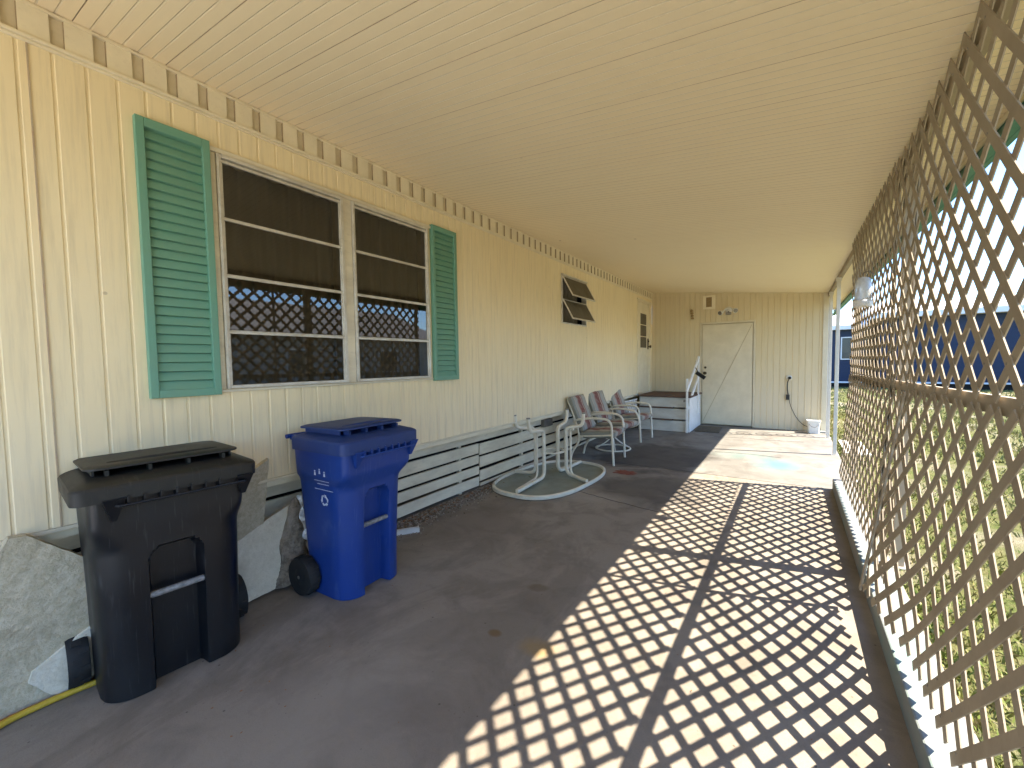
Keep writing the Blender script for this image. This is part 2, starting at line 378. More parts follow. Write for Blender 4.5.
# ================================================================== GROUND
g = G(); g.box(-400, 400, -400, 400, -.6, -.04); g.build('lawn', 'lawn', kind='structure')
g = G(); g.box(-3.4, .60, -1.6, 5.56, -.3, 0); g.build('carport_floor', 'concrete', kind='structure')
g = G()
g.box(-3.4, .60, 5.566, 7.603, -.3, .002); g.box(-3.4, .60, 7.61, FY+.3, -.3, .002)
g.build('carport_floor_far', 'concrete_far', kind='structure')
g = G(); g.box(-3.6, 2.4, -14, -1.615, -.3, -.004); g.build('bounce_slab', 'path', kind='structure')  # unseen pale slab behind the camera, added to bounce light inside
g = G(); g.box(.392, .545, -1.5, 5.60, -.2, .114); g.build('kerb', 'concrete_white', bevel=.008, kind='structure')
g = G(); g.box(.70, 1.0, 7.9, 9.1, -.3, -.01); g.build('path', 'path', kind='structure')
# irregular cracks in the slab, 3 mm wide slivers of filler
def crack(pts, w, name):
    g = G(); P = []
    for a, b in zip(pts, pts[1:]):
        n = max(2, int(math.dist(a, b)/.05))
        for i in range(n):
            t = i/n; P.append((a[0]+(b[0]-a[0])*t+random.uniform(-.008, .008), a[1]+(b[1]-a[1])*t+random.uniform(-.008, .008)))
    P.append(pts[-1]); L = []; Rr = []
    for i, p in enumerate(P):
        q = P[min(i+1, len(P)-1)]; o = P[max(i-1, 0)]; d = Vector((q[0]-o[0], q[1]-o[1])).normalized(); ww = w*random.uniform(.3, 1)
        L.append((p[0]-d.y*ww, p[1]+d.x*ww)); Rr.append((p[0]+d.y*ww, p[1]-d.x*ww))
    n = len(P); g.add([(x, y, .0045) for x, y in L+Rr]+[(x, y, .002) for x, y in L+Rr],
        [(i, i+1, n+i+1, n+i) for i in range(n-1)]+[(2*n+i, 2*n+i+1, i+1, i) for i in range(n-1)]+[(n+i, n+i+1, 3*n+i+1, 3*n+i) for i in range(n-1)])
    g.build(name, 'crack', kind='structure')
crack([(-2.0, 4.15), (-1.6, 4.04), (-1.05, 3.93), (-.7, 3.9)], .0016, 'floor_crack')
crack([(-1.15, 8.35), (-.6, 8.45), (-.35, 8.40), (.2, 8.5)], .006, 'floor_crack')
crack([(-.95, 6.98), (-.5, 7.05), (-.1, 7.0)], .005, 'floor_crack')

# ================================================================== MOBILE HOME
home = thing('mobile_home', (WX, 3.5, 0), label='cream ribbed mobile home along the left side of the carport', category='mobile home')
Y0, Y1 = -1.5, FY
ZB, ZT = .72, 2.80
holes = [(1.085, 1.845, 1.30, 2.59), (1.935, 2.675, 1.30, 2.59), (5.29, 6.08, 1.97, 2.60), (8.72, 9.66, .70, 2.68)]
g = G(); per = .1045; prof = [(0, 0), (.088, 0), (.0915, -.004), (.0995, -.004), (.103, 0)]
ys = []; k0 = int((Y0-.37)/per)-1; k1 = int((Y1-.37)/per)+2
for k in range(k0, k1):
    for (a, d) in prof: ys.append((.37+k*per+a, d))
ys = [p for p in ys if Y0 <= p[0] <= Y1]+[(Y0, 0), (Y1, 0)]
for (h0, h1, _, _) in holes: ys += [(h0, 0), (h1, 0)]
ys = sorted(set(ys))
for (ya, da), (yb, db) in zip(ys, ys[1:]):
    if yb-ya < 1e-5: continue
    segs = [(ZB, ZT)]
    for (h0, h1, z0, z1) in holes:
        if ya >= h0-1e-6 and yb <= h1+1e-6: segs = [(ZB, z0), (z1, ZT)]
    for (z0, z1) in segs:
        if z1-z0 < .001: continue
        b = [(WX+da, ya, z0), (WX+db, yb, z0), (WX+db, yb, z1), (WX+da, ya, z1)]
        g.add(b, [(0, 1, 2, 3)])
wall = g.build('wall', 'siding', home)
g = G(); # near-black box added so the openings look like unlit rooms
g.box(WX-2.5, WX-.55, Y0+.05, Y1-.05, .72, 2.86); g.build('dark_room_box', 'dark', home)
g = G(); g.box(WX-3.2, WX-2.6, Y0, Y1+.1, .2, 2.9); g.box(WX-2.6, WX-.03, Y0, Y0+.04, .2, 2.9); g.box(WX-2.6, WX-.03, Y0, Y1, .66, .71); g.box(WX-2.6, WX-.03, Y1+.002, Y1+.06, .003, 2.94); g.build('rear_wall', 'cream', home)
# vertical sheet seams
for y in (.392, -.86, ): g = G(); g.box(WX, WX+.004, y-.003, y+.003, ZB, ZT); g.build('sheet_seam', 'seam', home)
# eave strip: crenellated pans over a ledge
g = G(); p = .1355; k0 = int((Y0-.37)/p)-1; yy = []
for k in range(k0, int((Y1-.37)/p)+1):
    b = .37+k*p; yy += [(b, 0), (b+.0905, 0), (b+.0925, -.014), (b+.1335, -.014)]
yy = [q for q in yy if Y0 <= q[0] <= Y1]
for (ya, da), (yb, db) in zip(yy, yy[1:]):
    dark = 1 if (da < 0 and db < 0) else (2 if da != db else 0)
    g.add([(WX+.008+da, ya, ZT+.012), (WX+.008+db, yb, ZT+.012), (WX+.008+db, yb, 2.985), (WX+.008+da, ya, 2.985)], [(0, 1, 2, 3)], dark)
g.build('eave_strip', ['cream', 'eave_recess_shade', 'eave_gap'], home)
g = G(); g.box(WX-.01, WX+.022, Y0, Y1, ZT-.006, ZT+.010); g.box(WX-.01, WX+.014, Y0, Y1, ZT-.018, ZT-.0065); g.build('eave_ledge', 'cream', home, bevel=.003)
g = G(); g.box(WX-.01, WX+.012, Y0, Y1, 2.936, 2.948); g.build('eave_cap', 'cream', home)

def window(y0, y1, z0, z1):
    g = G(); fw_ = .022; x0, x1 = WX-.05, WX+.02
    g.box(x0, x1, y0, y0+fw_, z0, z1); g.box(x0, x1, y1-fw_, y1, z0, z1)
    g.box(x0, x1, y0+fw_, y1-fw_, z0, z0+.02); g.box(x0, x1+.006, y0+fw_, y1-fw_, z1-.02, z1)
    g.box(WX+.021, WX+.026, y0+.004, y0+.010, z0, z1)
    f = g.build('window', 'alu', home, bevel=.003)
    g = G(); g.box(WX-.16, WX-.052, y0-.012, y0+.004, z0, z1); g.box(WX-.16, WX-.052, y1-.004, y1+.012, z0, z1); g.box(WX-.16, WX-.052, y0-.012, y1+.012, z1+.001, z1+.02); g.box(WX-.16, WX-.052, y0-.012, y1+.012, z0-.02, z0-.001); g.build('light_baffle', 'cream_dirty', f)  # boxes added round the opening to keep stray light off the curtain
    n = 4; h = (z1-z0-.04)/n
    for i in range(n):
        a = z0+.02+i*h; b = a+h
        s = G()
        tilt = .010
        s.box(WX-.004, WX+.014, y0+fw_, y1-fw_, b-.022, b-.0085); s.box(WX-.010, WX+.004, y0+fw_, y1-fw_, b-.0075, b-.001)
        s.box(WX-.002, WX+.010, y0+fw_, y0+fw_+.009, a, b-.023); s.box(WX-.002, WX+.010, y1-fw_-.009, y1-fw_, a, b-.023)
        s.build('sash', 'alu', f, bevel=.0015)
        pn = G(); pn.add([(WX+.002, y0+fw_+.009, a), (WX+.002, y1-fw_-.009, a), (WX+.003, y1-fw_-.009, b-.022), (WX+.003, y0+fw_+.009, b-.022)], [(0, 1, 2, 3)])
        pn.build('pane', 'glass', f, recalc=False)
    c = G(); N = 90; vs = []
    for j in range(N+1):
        y = y0+(y1-y0)*j/N; x = WX-.11+.014*math.sin(j*.55)+.01*math.sin(j*.23+1)
        vs += [(x, y, z0-.02), (x, y, z1+.02)]
    c.add(vs, [(2*j, 2*j+2, 2*j+3, 2*j+1) for j in range(N)]); c.build('curtain', 'curtain', f, smooth=60)
    return f
window(1.07, 1.855, 1.29, 2.60); window(1.925, 2.69, 1.29, 2.60)
g = G(); g.box(WX-.05, WX+.012, 1.858, 1.922, 1.29, 2.61); g.box(WX+.001, WX+.018, 1.03, 2.73, 2.603, 2.628); g.box(WX+.001, WX+.012, 1.03, 2.72, 1.272, 1.287)
g.box(WX+.001, WX+.010, 1.035, 1.066, 1.29, 2.60)
g.build('window_trim', 'cream_dirty', home, bevel=.002)

def shutter(y0, y1, z0, z1):
    g = G(); x0, x1 = WX+.001, WX+.034; st = .035
    g.box(x0, x1, y0, y0+st, z0, z1); g.box(x0, x1, y1-st, y1, z0, z1); g.box(x0, x1, y0+st, y1-st, z0, z0+.04); g.box(x0, x1, y0+st, y1-st, z1-.045, z1)
    s = g.build('shutter', 'green', home, bevel=.003)
    l = G(); n = 27; h = (z1-z0-.085)/n; a = z0+.04
    prof = []
    for i in range(n): prof += [(WX+.024, a+i*h), (WX+.009, a+i*h+h*.86), (WX+.005, a+i*h+h*.92)]
    prof.append((WX+.024, a+n*h))
    vs = [(x, y, z) for (x, z) in prof for y in (y0+st, y1-st)]
    l.add(vs, [(2*i, 2*i+1, 2*i+3, 2*i+2) for i in range(len(prof)-1)]); l.build('louvres', 'green', s)
shutter(.722, 1.035, 1.262, 2.642); shutter(2.722, 3.045, 1.262, 2.642)

# small awning window with both sashes swung out
g = G(); y0, y1, z0, z1 = 5.27, 6.10, 1.952, 2.618
g.box(WX-.06, WX+.016, y0, y0+.02, z0, z1); g.box(WX-.06, WX+.016, y1-.02, y1, z0, z1); g.box(WX-.06, WX+.018, y0+.02, y1-.02, z0, z0+.018); g.box(WX-.06, WX+.03, y0-.01, y1+.01, z1+.001, z1+.022)
g.box(WX-.03, WX+.012, y0+.02, y1-.02, 2.285, 2.30)
aw = g.build('awning_window', 'alu', home, bevel=.002)
for zh in (2.610, 2.292):
    p0 = Vector((WX+.012, 0, zh)); d = Vector((.155, 0, -.285)); L = d.length; d.normalize(); nrm = Vector((-d.z, 0, d.x))
    def bx(gg, s0, s1, t0, t1, a, b, mi=0):
        gg.add([p0+d*s+nrm*t+Vector((0, y, 0)) for y in (a, b) for t in (t0, t1) for s in (s0, s1)], [(0, 1, 3, 2), (4, 6, 7, 5), (0, 4, 5, 1), (2, 3, 7, 6), (0, 2, 6, 4), (1, 5, 7, 3)], mi)
    s = G(); bx(s, 0, .014, -.008, .008, y0+.02, y1-.02); bx(s, L-.016, L, -.008, .008, y0+.02, y1-.02)
    bx(s, .014, L-.016, -.008, .008, y0+.02, y0+.036); bx(s, .014, L-.016, -.008, .008, y1-.036, y1-.02)
    so = s.build('sash', 'alu', aw)
    q = G(); bx(q, .014, L-.016, -.002, .002, y0+.036, y1-.036); q.build('pane', 'screen', so)
g = G(); 
for j in range(7): g.box(WX-.13-.004*(j % 2), WX-.125, y0+.03+j*.11, y0+.13+j*.11, z0, z1)
g.build('curtain', 'curtain', aw)

# entry door at the far end
g = G(); g.box(WX-.04, WX-.012, 8.755, 9.625, .722, 2.655)
dr = g.build('entry_door', 'cream', home, bevel=.003)
g = G(); g.box(WX-.05, WX+.015, 8.722, 8.752, .722, 2.68); g.box(WX-.05, WX+.015, 9.628, 9.658, .722, 2.68); g.box(WX-.05, WX+.017, 8.752, 9.628, 2.657, 2.68); g.box(WX+.001, WX+.03, 8.68, 9.69, 2.684, 2.712)
g.build('frame', 'cream', dr, bevel=.002)
g = G(); g.box(WX-.0115, WX-.004, 8.94, 9.40, 1.67, 2.44); g.build('frame', 'cream', dr)
g = G(); g.box(WX-.0035, WX-.001, 8.96, 9.38, 1.69, 1.92); g.box(WX-.0035, WX-.001, 8.96, 9.38, 1.94, 2.17); g.box(WX-.0035, WX-.001, 8.96, 9.38, 2.19, 2.42); g.build('pane', 'screen', dr)
g = G(); g.box(WX-.011, WX-.004, 9.50, 9.58, 1.66, 1.90); g.lathe([(.012, 0), (.014, .03), (.03, .04), (.03, .065), (.012, .07)], (WX-.004, 9.54, 1.72), axis='x', n=14); g.lathe([(.02, 0), (.02, .02)], (WX-.004, 9.54, 1.84), axis='x', n=12)
g.build('handle', 'brass', dr, smooth=40)
# skirting boards under the wall
SX = -2.92
def board(y0, y1, z0, z1, j=0.0, mat='cream_dirty'):
    g = G(); n = max(2, int((y1-y0)/.6)); rows = []
    for i in range(n+1):
        y = y0+(y1-y0)*i/n; dz = random.uniform(-.004, .004)+j*(i/n); dx = random.uniform(-.003, .003)
        rows.append([(SX-.012+dx, y, z0+dz), (SX+.004+dx, y, z0+dz), (SX+.008+dx, y, z1+dz), (SX-.012+dx, y, z1+dz)])
    vs = [p for r in rows for p in r]; fs = [(i*4+k, i*4+(k+1) % 4, i*4+4+(k+1) % 4, i*4+4+k) for i in range(n) for k in range(4)]+[(0, 1, 2, 3), tuple(n*4+k for k in (3, 2, 1, 0))]
    g.add(vs, fs); return g
sk = G(); sk.box(SX-.01, SX+.012, Y0, Y1-.1, .535, .719); sk.box(WX-.24, WX+.006, Y0, Y1-.1, .7005, .7185); skt = sk.build('skirting', 'cream_dirty', home, bevel=.003)
for (a, b, dz) in ((-1.45, .2, 0), (.22, 3.66, 0), (3.68, 6.4, .006), (6.42, 9.7, .006)):
    lv = [(.396, .510), (.278, .376), (.158, .252), (.030, .134)] if b < 3.8 else [(.369, .500), (.219, .340), (.069, .190), (.006, .040)]
    if b < .3: lv = lv
    for (z0, z1) in lv: board(a, b, z0+dz, z1+dz, random.uniform(-.008, .008)).build('skirt_board', 'cream_dirty', skt, bevel=.003)
for y in (.9, 2.0, 3.36, 4.6, 5.9, 7.2, 8.4): g = G(); g.box(SX-.05, SX-.015, y-.02, y+.02, .0, .53); g.build('skirt_stud', 'cream_dirty', skt)
g = G(); g.box(SX-.6, SX-.45, Y0, Y1, .0, .69); g.build('underfloor_shade', 'dark', home)  # near-black sheet standing in for the shade behind the skirting gaps
g = G(); g.box(SX+.013, SX+.07, 5.06, 5.30, .50, .60); g.box(SX+.07, SX+.076, 5.08, 5.28, .515, .585); tag(g.build('outlet_box', 'alu_dark', bevel=.004), label='small dark outlet box on the skirting beside the upturned table', category='outlet box')

# ================================================================== FAR STORAGE WALL
shed = thing('storage_room', (-1, FY, 0), label='cream ribbed storage room closing the far end of the carport', category='shed')
g = G(); XR = .545; xs = []; k = 0; DX0, DX1, DZ = -1.615, -.645, 2.165
x = WX+.001
while x < XR:
    for a, d in ((0, 0), (.084, 0), (.088, .007), (.096, .007), (.100, 0)): xs.append((x+a, d))
    x += .104
xs = [q for q in xs if q[0] < XR]+[(XR, 0), (DX0, 0), (DX1, 0)]; xs = sorted(set(xs))
for (xa, da), (xb, db) in zip(xs, xs[1:]):
    if xb-xa < 1e-5: continue
    z0 = DZ if (xa >= DX0-1e-6 and xb <= DX1+1e-6) else .004
    g.add([(xa, FY+da, z0), (xb, FY+db, z0), (xb, FY+db, CZ(xb)-.003), (xa, FY+da, CZ(xa)-.003)], [(0, 1, 2, 3)])
g.box(XR, XR+.02, FY-.012, FY+3.2, .004, CZ(XR)-.02); g.box(WX-3, XR, FY+3.2, FY+3.25, 0, 2.5); g.box(DX0-.1, DX1+.1, FY+.08, FY+.1, .003, 2.3)
g.build('wall', 'siding_far', shed)
g = G(); g.box(WX, XR, FY-.02, FY-.001, CZ(-1)-.2, CZ(-1)-.19); 
g = G(); g.box(DX0+.012, DX1-.012, FY-.008, FY+.03, .03, DZ-.012); sd = g.build('door', 'cream_far', shed, bevel=.003)
g = G(); a, b = Vector((DX0+.03, FY-.0105, .06)), Vector((DX1-.03, FY-.0105, DZ-.05)); g.bar(a, b, .003, .012, up=(0, 0, 1)); g.build('brace', 'groove_dark', sd)
g = G(); g.box(DX0-.035, DX0, FY-.014, FY+.02, .01, DZ+.04); g.box(DX1, DX1+.035, FY-.014, FY+.02, .01, DZ+.04); g.box(DX0, DX1, FY-.014, FY+.02, DZ, DZ+.04); g.build('door_frame', 'cream_far', shed, bevel=.003)
g = G(); g.lathe([(.028, 0), (.03, -.01), (.013, -.015), (.013, -.045), (.03, -.055), (.032, -.075), (.02, -.085)], (DX0+.075, FY-.010, 1.12), axis='y'); g.lathe([(.024, 0), (.024, -.012)], (DX0+.075, FY-.010, 1.24), axis='y'); g.build('handle', 'brass', sd, smooth=40)
g = G(); g.box(XR-.06, XR+.022, FY-.022, FY-.0125, .0, CZ(XR)-.004); g.build('corner_trim', 'cream_far', shed, bevel=.003)
g = G(); g.box(XR-.15, XR+.01, FY-.16, FY-.024, .003, .035); g.build('sill_block', 'concrete_white', shed, bevel=.005)

# wall fixtures on the storage wall
v = thing('wall_vent', (-1.49, FY, 2.62), label='small cream wall vent with a tan grille high on the far wall', category='vent')
g = G(); g.box(-1.60, -1.36, FY-.016, FY-.002, 2.485, 2.775); g.build('cover', 'cream', v, bevel=.005)
g = G(); g.box(-1.535, -1.425, FY-.021, FY-.017, 2.53, 2.735)
for i in range(9): g.box(-1.535, -1.425, FY-.026, FY-.0215, 2.535+i*.023, 2.547+i*.023)
g.build('grille', 'tan_grille', v)
fl = thing('security_light', (-1.10, FY, 2.42), label='white twin floodlight with motion sensor above the storage door', category='light')
g = G(); g.lathe([(.065, 0), (.07, -.02), (.045, -.05), (.02, -.06)], (-1.10, FY-.002, 2.44), axis='y'); g.build('base', 'white', fl, smooth=50)
for sx, dz in ((-1, -.05), (1, .0)):
    g = G(); c = Vector((-1.10, FY-.05, 2.45)); e = c+Vector((sx*.095, -.07, -.02+dz*.6)); g.tube([c, c+Vector((sx*.04, -.03, .02)), e], .016, 8)
    d = Vector((sx*.5, -.8, -.35)).normalized(); g.tube([e, e+d*.03, e+d*.10], lambda t: .024+.026*t, 14, smooth=False); h = g.build('lamp_head', 'white', fl, smooth=50)
    g = G(); g.cyl(e+d*.09, e+d*.104, .043, 14); g.build('lens', 'alu_dark', h)
g = G(); g.box(-1.15, -1.05, FY-.12, FY-.04, 2.335, 2.385); g.cyl((-1.10, FY-.06, 2.38), (-1.10, FY-.04, 2.42), .014, 8); g.build('sensor', 'alu_dark', fl, bevel=.01)
g = G(); pts = []
for i, z in enumerate((2.47, 2.42, 2.365, 2.31)):      # small hanging ornament strung in four links
    g.lathe([(.012, -.02), (.03, -.01), (.032, .008), (.012, .018)], (-1.82+.006*i, FY-.03, z), n=12)
g.cyl((-1.82, FY-.03, 2.50), (-1.80, FY-.03, 2.30), .004, 6); g.box(-1.828, -1.812, FY-.04, FY-.002, 2.495, 2.508)
tag(g.build('wall_ornament', 'tan_grille', smooth=40), label='slim brown string ornament hanging on the far wall left of the vent', category='ornament')
# outlet, plug and lead
o_ = thing('wall_outlet', (-.02, FY, 1.0), label='round outlet with black plug and cord low on the far wall', category='outlet')
g = G(); g.lathe([(.05, 0), (.052, -.018), (.04, -.024)], (-.03, FY-.002, 1.03), axis='y'); g.build('cover_plate', 'alu', o_, smooth=40)
g = G(); g.lathe([(.022, 0), (.028, -.03), (.015, -.05)], (-.02, FY-.022, 1.03), axis='y'); g.build('plug', 'black', o_, smooth=40)
g = G(); g.tube([(-.02, FY-.06, 1.03), (-.05, FY-.05, .95), (-.055, FY-.03, .82), (-.04, FY-.03, .70)], .009, 7); g.box(-.075, -.015, FY-.05, FY-.004, .60, .70)
g.build('junction', 'black', o_, smooth=40)
g = G(); g.tube([(-.03, FY-.04, .66), (.0, FY-.04, .50), (.08, FY-.04, .30), (.18, FY-.05, .16), (.27, FY-.06, .10), (.30, FY-.14, .13)], .006, 6); g.build('cord', 'black', o_, smooth=40)
bk = thing('bucket', (.37, 9.62, 0), label='small square white bucket at the foot of the far wall', category='bucket')
def rrect(hx, hy, r, n=5):
    out = []
    for cx, cy, a0 in ((hx-r, hy-r, 0), (-hx+r, hy-r, 90), (-hx+r, -hy+r, 180), (hx-r, -hy+r, 270)):
        for i in range(n+1):
            a = R(a0+90*i/n); out.append((cx+r*math.cos(a), cy+r*math.sin(a)))
    return out
def loft(g, secs, close=True, mi=0):
    n = len(secs[0]); b = [p for s in secs for p in s]
    fs = [(i*n+k, i*n+(k+1) % n, (i+1)*n+(k+1) % n, (i+1)*n+k) for i in range(len(secs)-1) for k in range(n)]
    if close: fs += [tuple(range(n-1, -1, -1)), tuple((len(secs)-1)*n+k for k in range(n))]
    g.add(b, fs, mi)
g = G(); loft(g, [[(x*s+.37, y*s+9.62, z) for x, y in rrect(.10, .09, .03)] for s, z in ((.85, .003), (.86, .02), (1, .22), (1.08, .225), (1.08, .245), (.98, .246), (.9, .20), (.8, .05))], True)
g.build('body', 'white', bk, smooth=40)
g = G(); g.tube([(.27, 9.62, .23), (.31, 9.50, .16), (.37, 9.475, .13), (.43, 9.50, .16), (.47, 9.62, .23)], .004, 6); g.build('handle', 'alu_dark', bk)

# ================================================================== CARPORT ROOF
roof = thing('carport_roof', (-1, 3, 2.6), label='cream ribbed aluminium carport roof with green outer fascia', category='carport roof')
XE = .852; per = .3325; g = G(); ys = []
k = int((Y0-.531)/per)-1
YR = 13.1
while .531+k*per < YR+.05:
    b = .531+k*per; ys += [(b, 0, 1), (b+.002, .006, 1), (b+.004, 0, 0)]
    for j in range(1, 6): ys += [(b+j*per/6, 0, 2), (b+j*per/6+.004, .0022, 2), (b+j*per/6+.008, 0, 0)]
    k += 1
ys = [q for q in ys if Y0 <= q[0] <= YR]
for a, b in zip(ys, ys[1:]):
    mi = a[2]
    g.add([(x, y, CZ(x)+d) for (y, d) in ((a[0], a[1]), (b[0], b[1])) for x in (WX-.02, XE)], [(0, 1, 3, 2)], mi)
g.build('ceiling_panel', ['ceiling', 'seam', 'groove'], roof)
g = G(); g.add([(x, y, CZ(x)+dz) for dz in (.03, .09) for y in (Y0, YR+.1) for x in (WX-3.2, XE)], [(0, 2, 3, 1), (4, 5, 7, 6), (0, 1, 5, 4), (2, 6, 7, 3), (0, 4, 6, 2), (1, 3, 7, 5)])
g.build('roof_sheet', 'roofwhite', roof)
g = G(); g.box(XE+.001, XE+.03, Y0, YR+.1, 2.455, 2.70); g.box(XE-.05, XE, Y0, YR+.1, 2.455, 2.463); g.build('fascia', 'green_trim', roof, bevel=.003)
g = G(); g.box(XE-.008, XE-.001, Y0, YR, 2.56, CZ(XE)-.002); g.build('fascia_lining', 'cream', roof)
g = G(); g.box(.545, .59, Y0, FY-.025, CZ(.55)-.075, CZ(.55)-.008); g.build('beam', 'lattice', roof, bevel=.003)
# posts
def post(x, y, w, z0=.0, name='roof_post', lab='', grp='slim square posts along the open side', mat='post', scroll=False):
    r = thing(name, (x, y, z0), label=lab, category='post', group=grp)
    g = G(); g.box(x-w/2, x+w/2, y-w/2, y+w/2, z0+.006, CZ(.55)-.077); g.build('shaft', mat, r, bevel=.003)
    g = G(); g.box(x-w, x+w, y-w, y+w, z0, z0+.006); g.build('base_plate', 'alu', r)
    g = G(); g.box(x-w*.7, x+w*.7, y-w*.7, y+w*.7, CZ(.55)-.12, CZ(.55)-.0765); g.build('cap_plate', mat, r)
    return r
post(.545, 7.58, .045, .002, lab='nearer slim square post standing free at the edge of the sunny slab')
p2 = post(.56, 9.15, .045, .002, lab='farther slim post with white scrollwork just before the far wall')
g = G()
for i in range(5):
    z = .25+i*.42; s = 1 if i % 2 else -1
    g.tube([(.56, 9.20, z), (.56, 9.34, z+.08), (.56, 9.42, z+.22), (.56, 9.34, z+.34), (.56, 9.24, z+.28), (.56, 9.26, z+.18), (.56, 9.33, z+.19)], .009, 6)
g.box(.55, .57, 9.53, 9.55, .01, 2.5); g.tube([(.56, 9.18, .7), (.56, 9.53, 1.9)], .009, 6, smooth=False); g.tube([(.56, 9.53, .5), (.56, 9.18, 1.4)], .009, 6, smooth=False)
g.tube([(.56, 9.18, 1.5), (.56, 9.53, 2.4)], .009, 6, smooth=False)
g.build('scrollwork', 'white', p2, smooth=50)
post(.575, 3.45, .055, .114, lab='tan roof post behind the overlap of the lattice panels', mat='lattice')
post(.565, 5.60, .045, .114, lab='tan roof post at the far end of the lattice', mat='lattice')
post(.575, .35, .055, .114, lab='tan roof post beside the camera behind the nearest lattice', mat='lattice')

# ================================================================== LATTICE
smooth = lambda a, b, t: (lambda u: u*u*(3-2*u))(min(1, max(0, (t-a)/(b-a))))
def xfun_low_near(y, z):
    s = max(0, (1.24-z)/1.08); return .500-s*(.065+.085*smooth(2.25, 2.95, y))-.012*math.sin(s*3.14)*math.sin(y*2)
def xfun_up(y, z): return .500+.012*max(0, (z-1.3)/1.3)+.010*math.sin((z-1.3)*2.4)*math.sin(y*1.3+.6)
def xfun_low_far(y, z): return .506-.062*max(0, (1.24-z)/1.08)
def xfun_up_far(y, z): return .506+.008*math.sin((z-1.3)*2.4)
def lattice(name, y0, y1, z0, z1, c1, c2, xf, front, label, dx=0, tilt=None, wv=.0375, ph=1):
    root = thing('lattice_screen', (.5, (y0+y1)/2, z0), label=label, category='lattice panel', group='wooden lattice panels along the open side')
    zt = tilt or (lambda y: 0)
    g = G(); P = .163; th = .0040; hw = wv/2
    for fam in (1, 2):
        cs = c1 if fam == 1 else c2
        lo, hi = (y0+z0, y1+z1) if fam == 1 else (y0-z1, y1-z0)
        k = math.ceil((lo-cs)/P)
        while cs+k*P < hi:
            c = cs+k*P; k += 1
            # centre line: y+z=c or y-z=c
            if fam == 1: ya, yb = max(y0, c-z1), min(y1, c-z0)
            else: ya, yb = max(y0, c+z0), min(y1, c+z1)
            if yb-ya < .03: continue
            L = (yb-ya)*1.4142; n = max(2, int(L/.12)); off = 0 if fam == front else th
            d = Vector((1, -1 if fam == 1 else 1)).normalized(); nn = Vector((-d.y, d.x)); rows = []
            jit = random.uniform(-.003, .003)
            for i in range(n+1):
                y = ya+(yb-ya)*i/n; z = (c-y) if fam == 1 else (y-c)
                for (e, o) in ((-hw, 0), (hw, 0), (hw, th), (-hw, th)):
                    yy, zz = y+nn.x*(e+jit), z+nn.y*(e+jit)
                    rows.append((xf(yy, zz)+dx+off+o, yy, zz+zt(yy)))
            fs = [(i*4+q, i*4+(q+1) % 4, i*4+4+(q+1) % 4, i*4+4+q) for i in range(n) for q in range(4)]+[(3, 2, 1, 0), tuple(n*4+q for q in range(4))]
            g.add(rows, fs)
    cs1, cs2 = c1, c2
    for k1_ in range(-60, 90):
        for k2_ in range(-90, 90):
            a, b = cs1+k1_*P, cs2+k2_*P; y, z = (a+b)/2+.012, (a-b)/2
            if y0+.05 < y < y1-.05 and z0+.03 < z < z1-.03 and (z < z0+.12 or z > z1-.12 or random.random() < .08):
                g.cyl((xf(y, z)+dx-.0015, y, z+zt(y)), (xf(y, z)+dx+.001, y, z+zt(y)), .004, 6, mi=1)
    g.build('slats', ['lattice', 'alu_dark'], root)
    return root
tl = lambda y: .025*(2.2-y)/2 if y < 5 else -.035
tl = lambda y: (1.9-y)*.014
lnl = lattice('near_low', -1.6, 2.95, .158, 1.255, 2.9205, .5545, xfun_low_near, 1, 'lower near lattice panel, bowed, its far bottom corner swung inward', tilt=tl)
lnu = lattice('near_up', -1.6, 3.44, 1.29, 2.615, 2.96, .50, xfun_up, 2, 'upper near lattice panel reaching the top right of the picture', tilt=tl)
lfl = lattice('far_low', 2.97, 5.62, .197, 1.255, 2.90, .60, xfun_low_far, 1, 'lower far lattice panel beside the sunny patterned floor', tilt=lambda y: -.03)
lfu = lattice('far_up', 3.46, 5.62, 1.29, 2.625, 2.93, .56, xfun_up_far, 2, 'upper far lattice panel ending at the open bay', dx=0, tilt=lambda y: -.03)
def batten(xf, y, z0, z1, w, parent, name='edge_batten', dx=-.010):
    g = G(); n = 10; rows = []
    for i in range(n+1):
        z = z0+(z1-z0)*i/n
        for (e, o) in ((-w/2, 0), (w/2, 0), (w/2, .009), (-w/2, .009)): rows.append((xf(y, z)+dx+o, y+e, z))
    g.add(rows, [(i*4+q, i*4+(q+1) % 4, i*4+4+(q+1) % 4, i*4+4+q) for i in range(n) for q in range(4)]+[(3, 2, 1, 0), tuple(n*4+q for q in range(4))])
    g.build(name, 'lattice', parent)
batten(xfun_low_near, 2.945, .13, 1.24, .035, lnl)
batten(xfun_up, 2.96, 1.27, 2.60, .028, lnu, dx=.018)
batten(xfun_up, 3.455, 1.27, 2.60, .085, lfu, dx=.0145); batten(xfun_low_far, 3.455, .20, 1.225, .085, lfl, name='shadow_band_board', dx=.0145)  # wide boards added to cast the broad shadow band across the floor
g = G(); n = 10; Pp = [(.526, -1.6+7.2*i/n, 1.268+tl(-1.6+7.2*i/n)) for i in range(n+1)]
for a, b in zip(Pp, Pp[1:]): g.bar(a, b, .018, .056)
tag(g.build('lattice_rail', 'lattice'), label='long horizontal rail behind the seam of the lattice panels', category='rail')

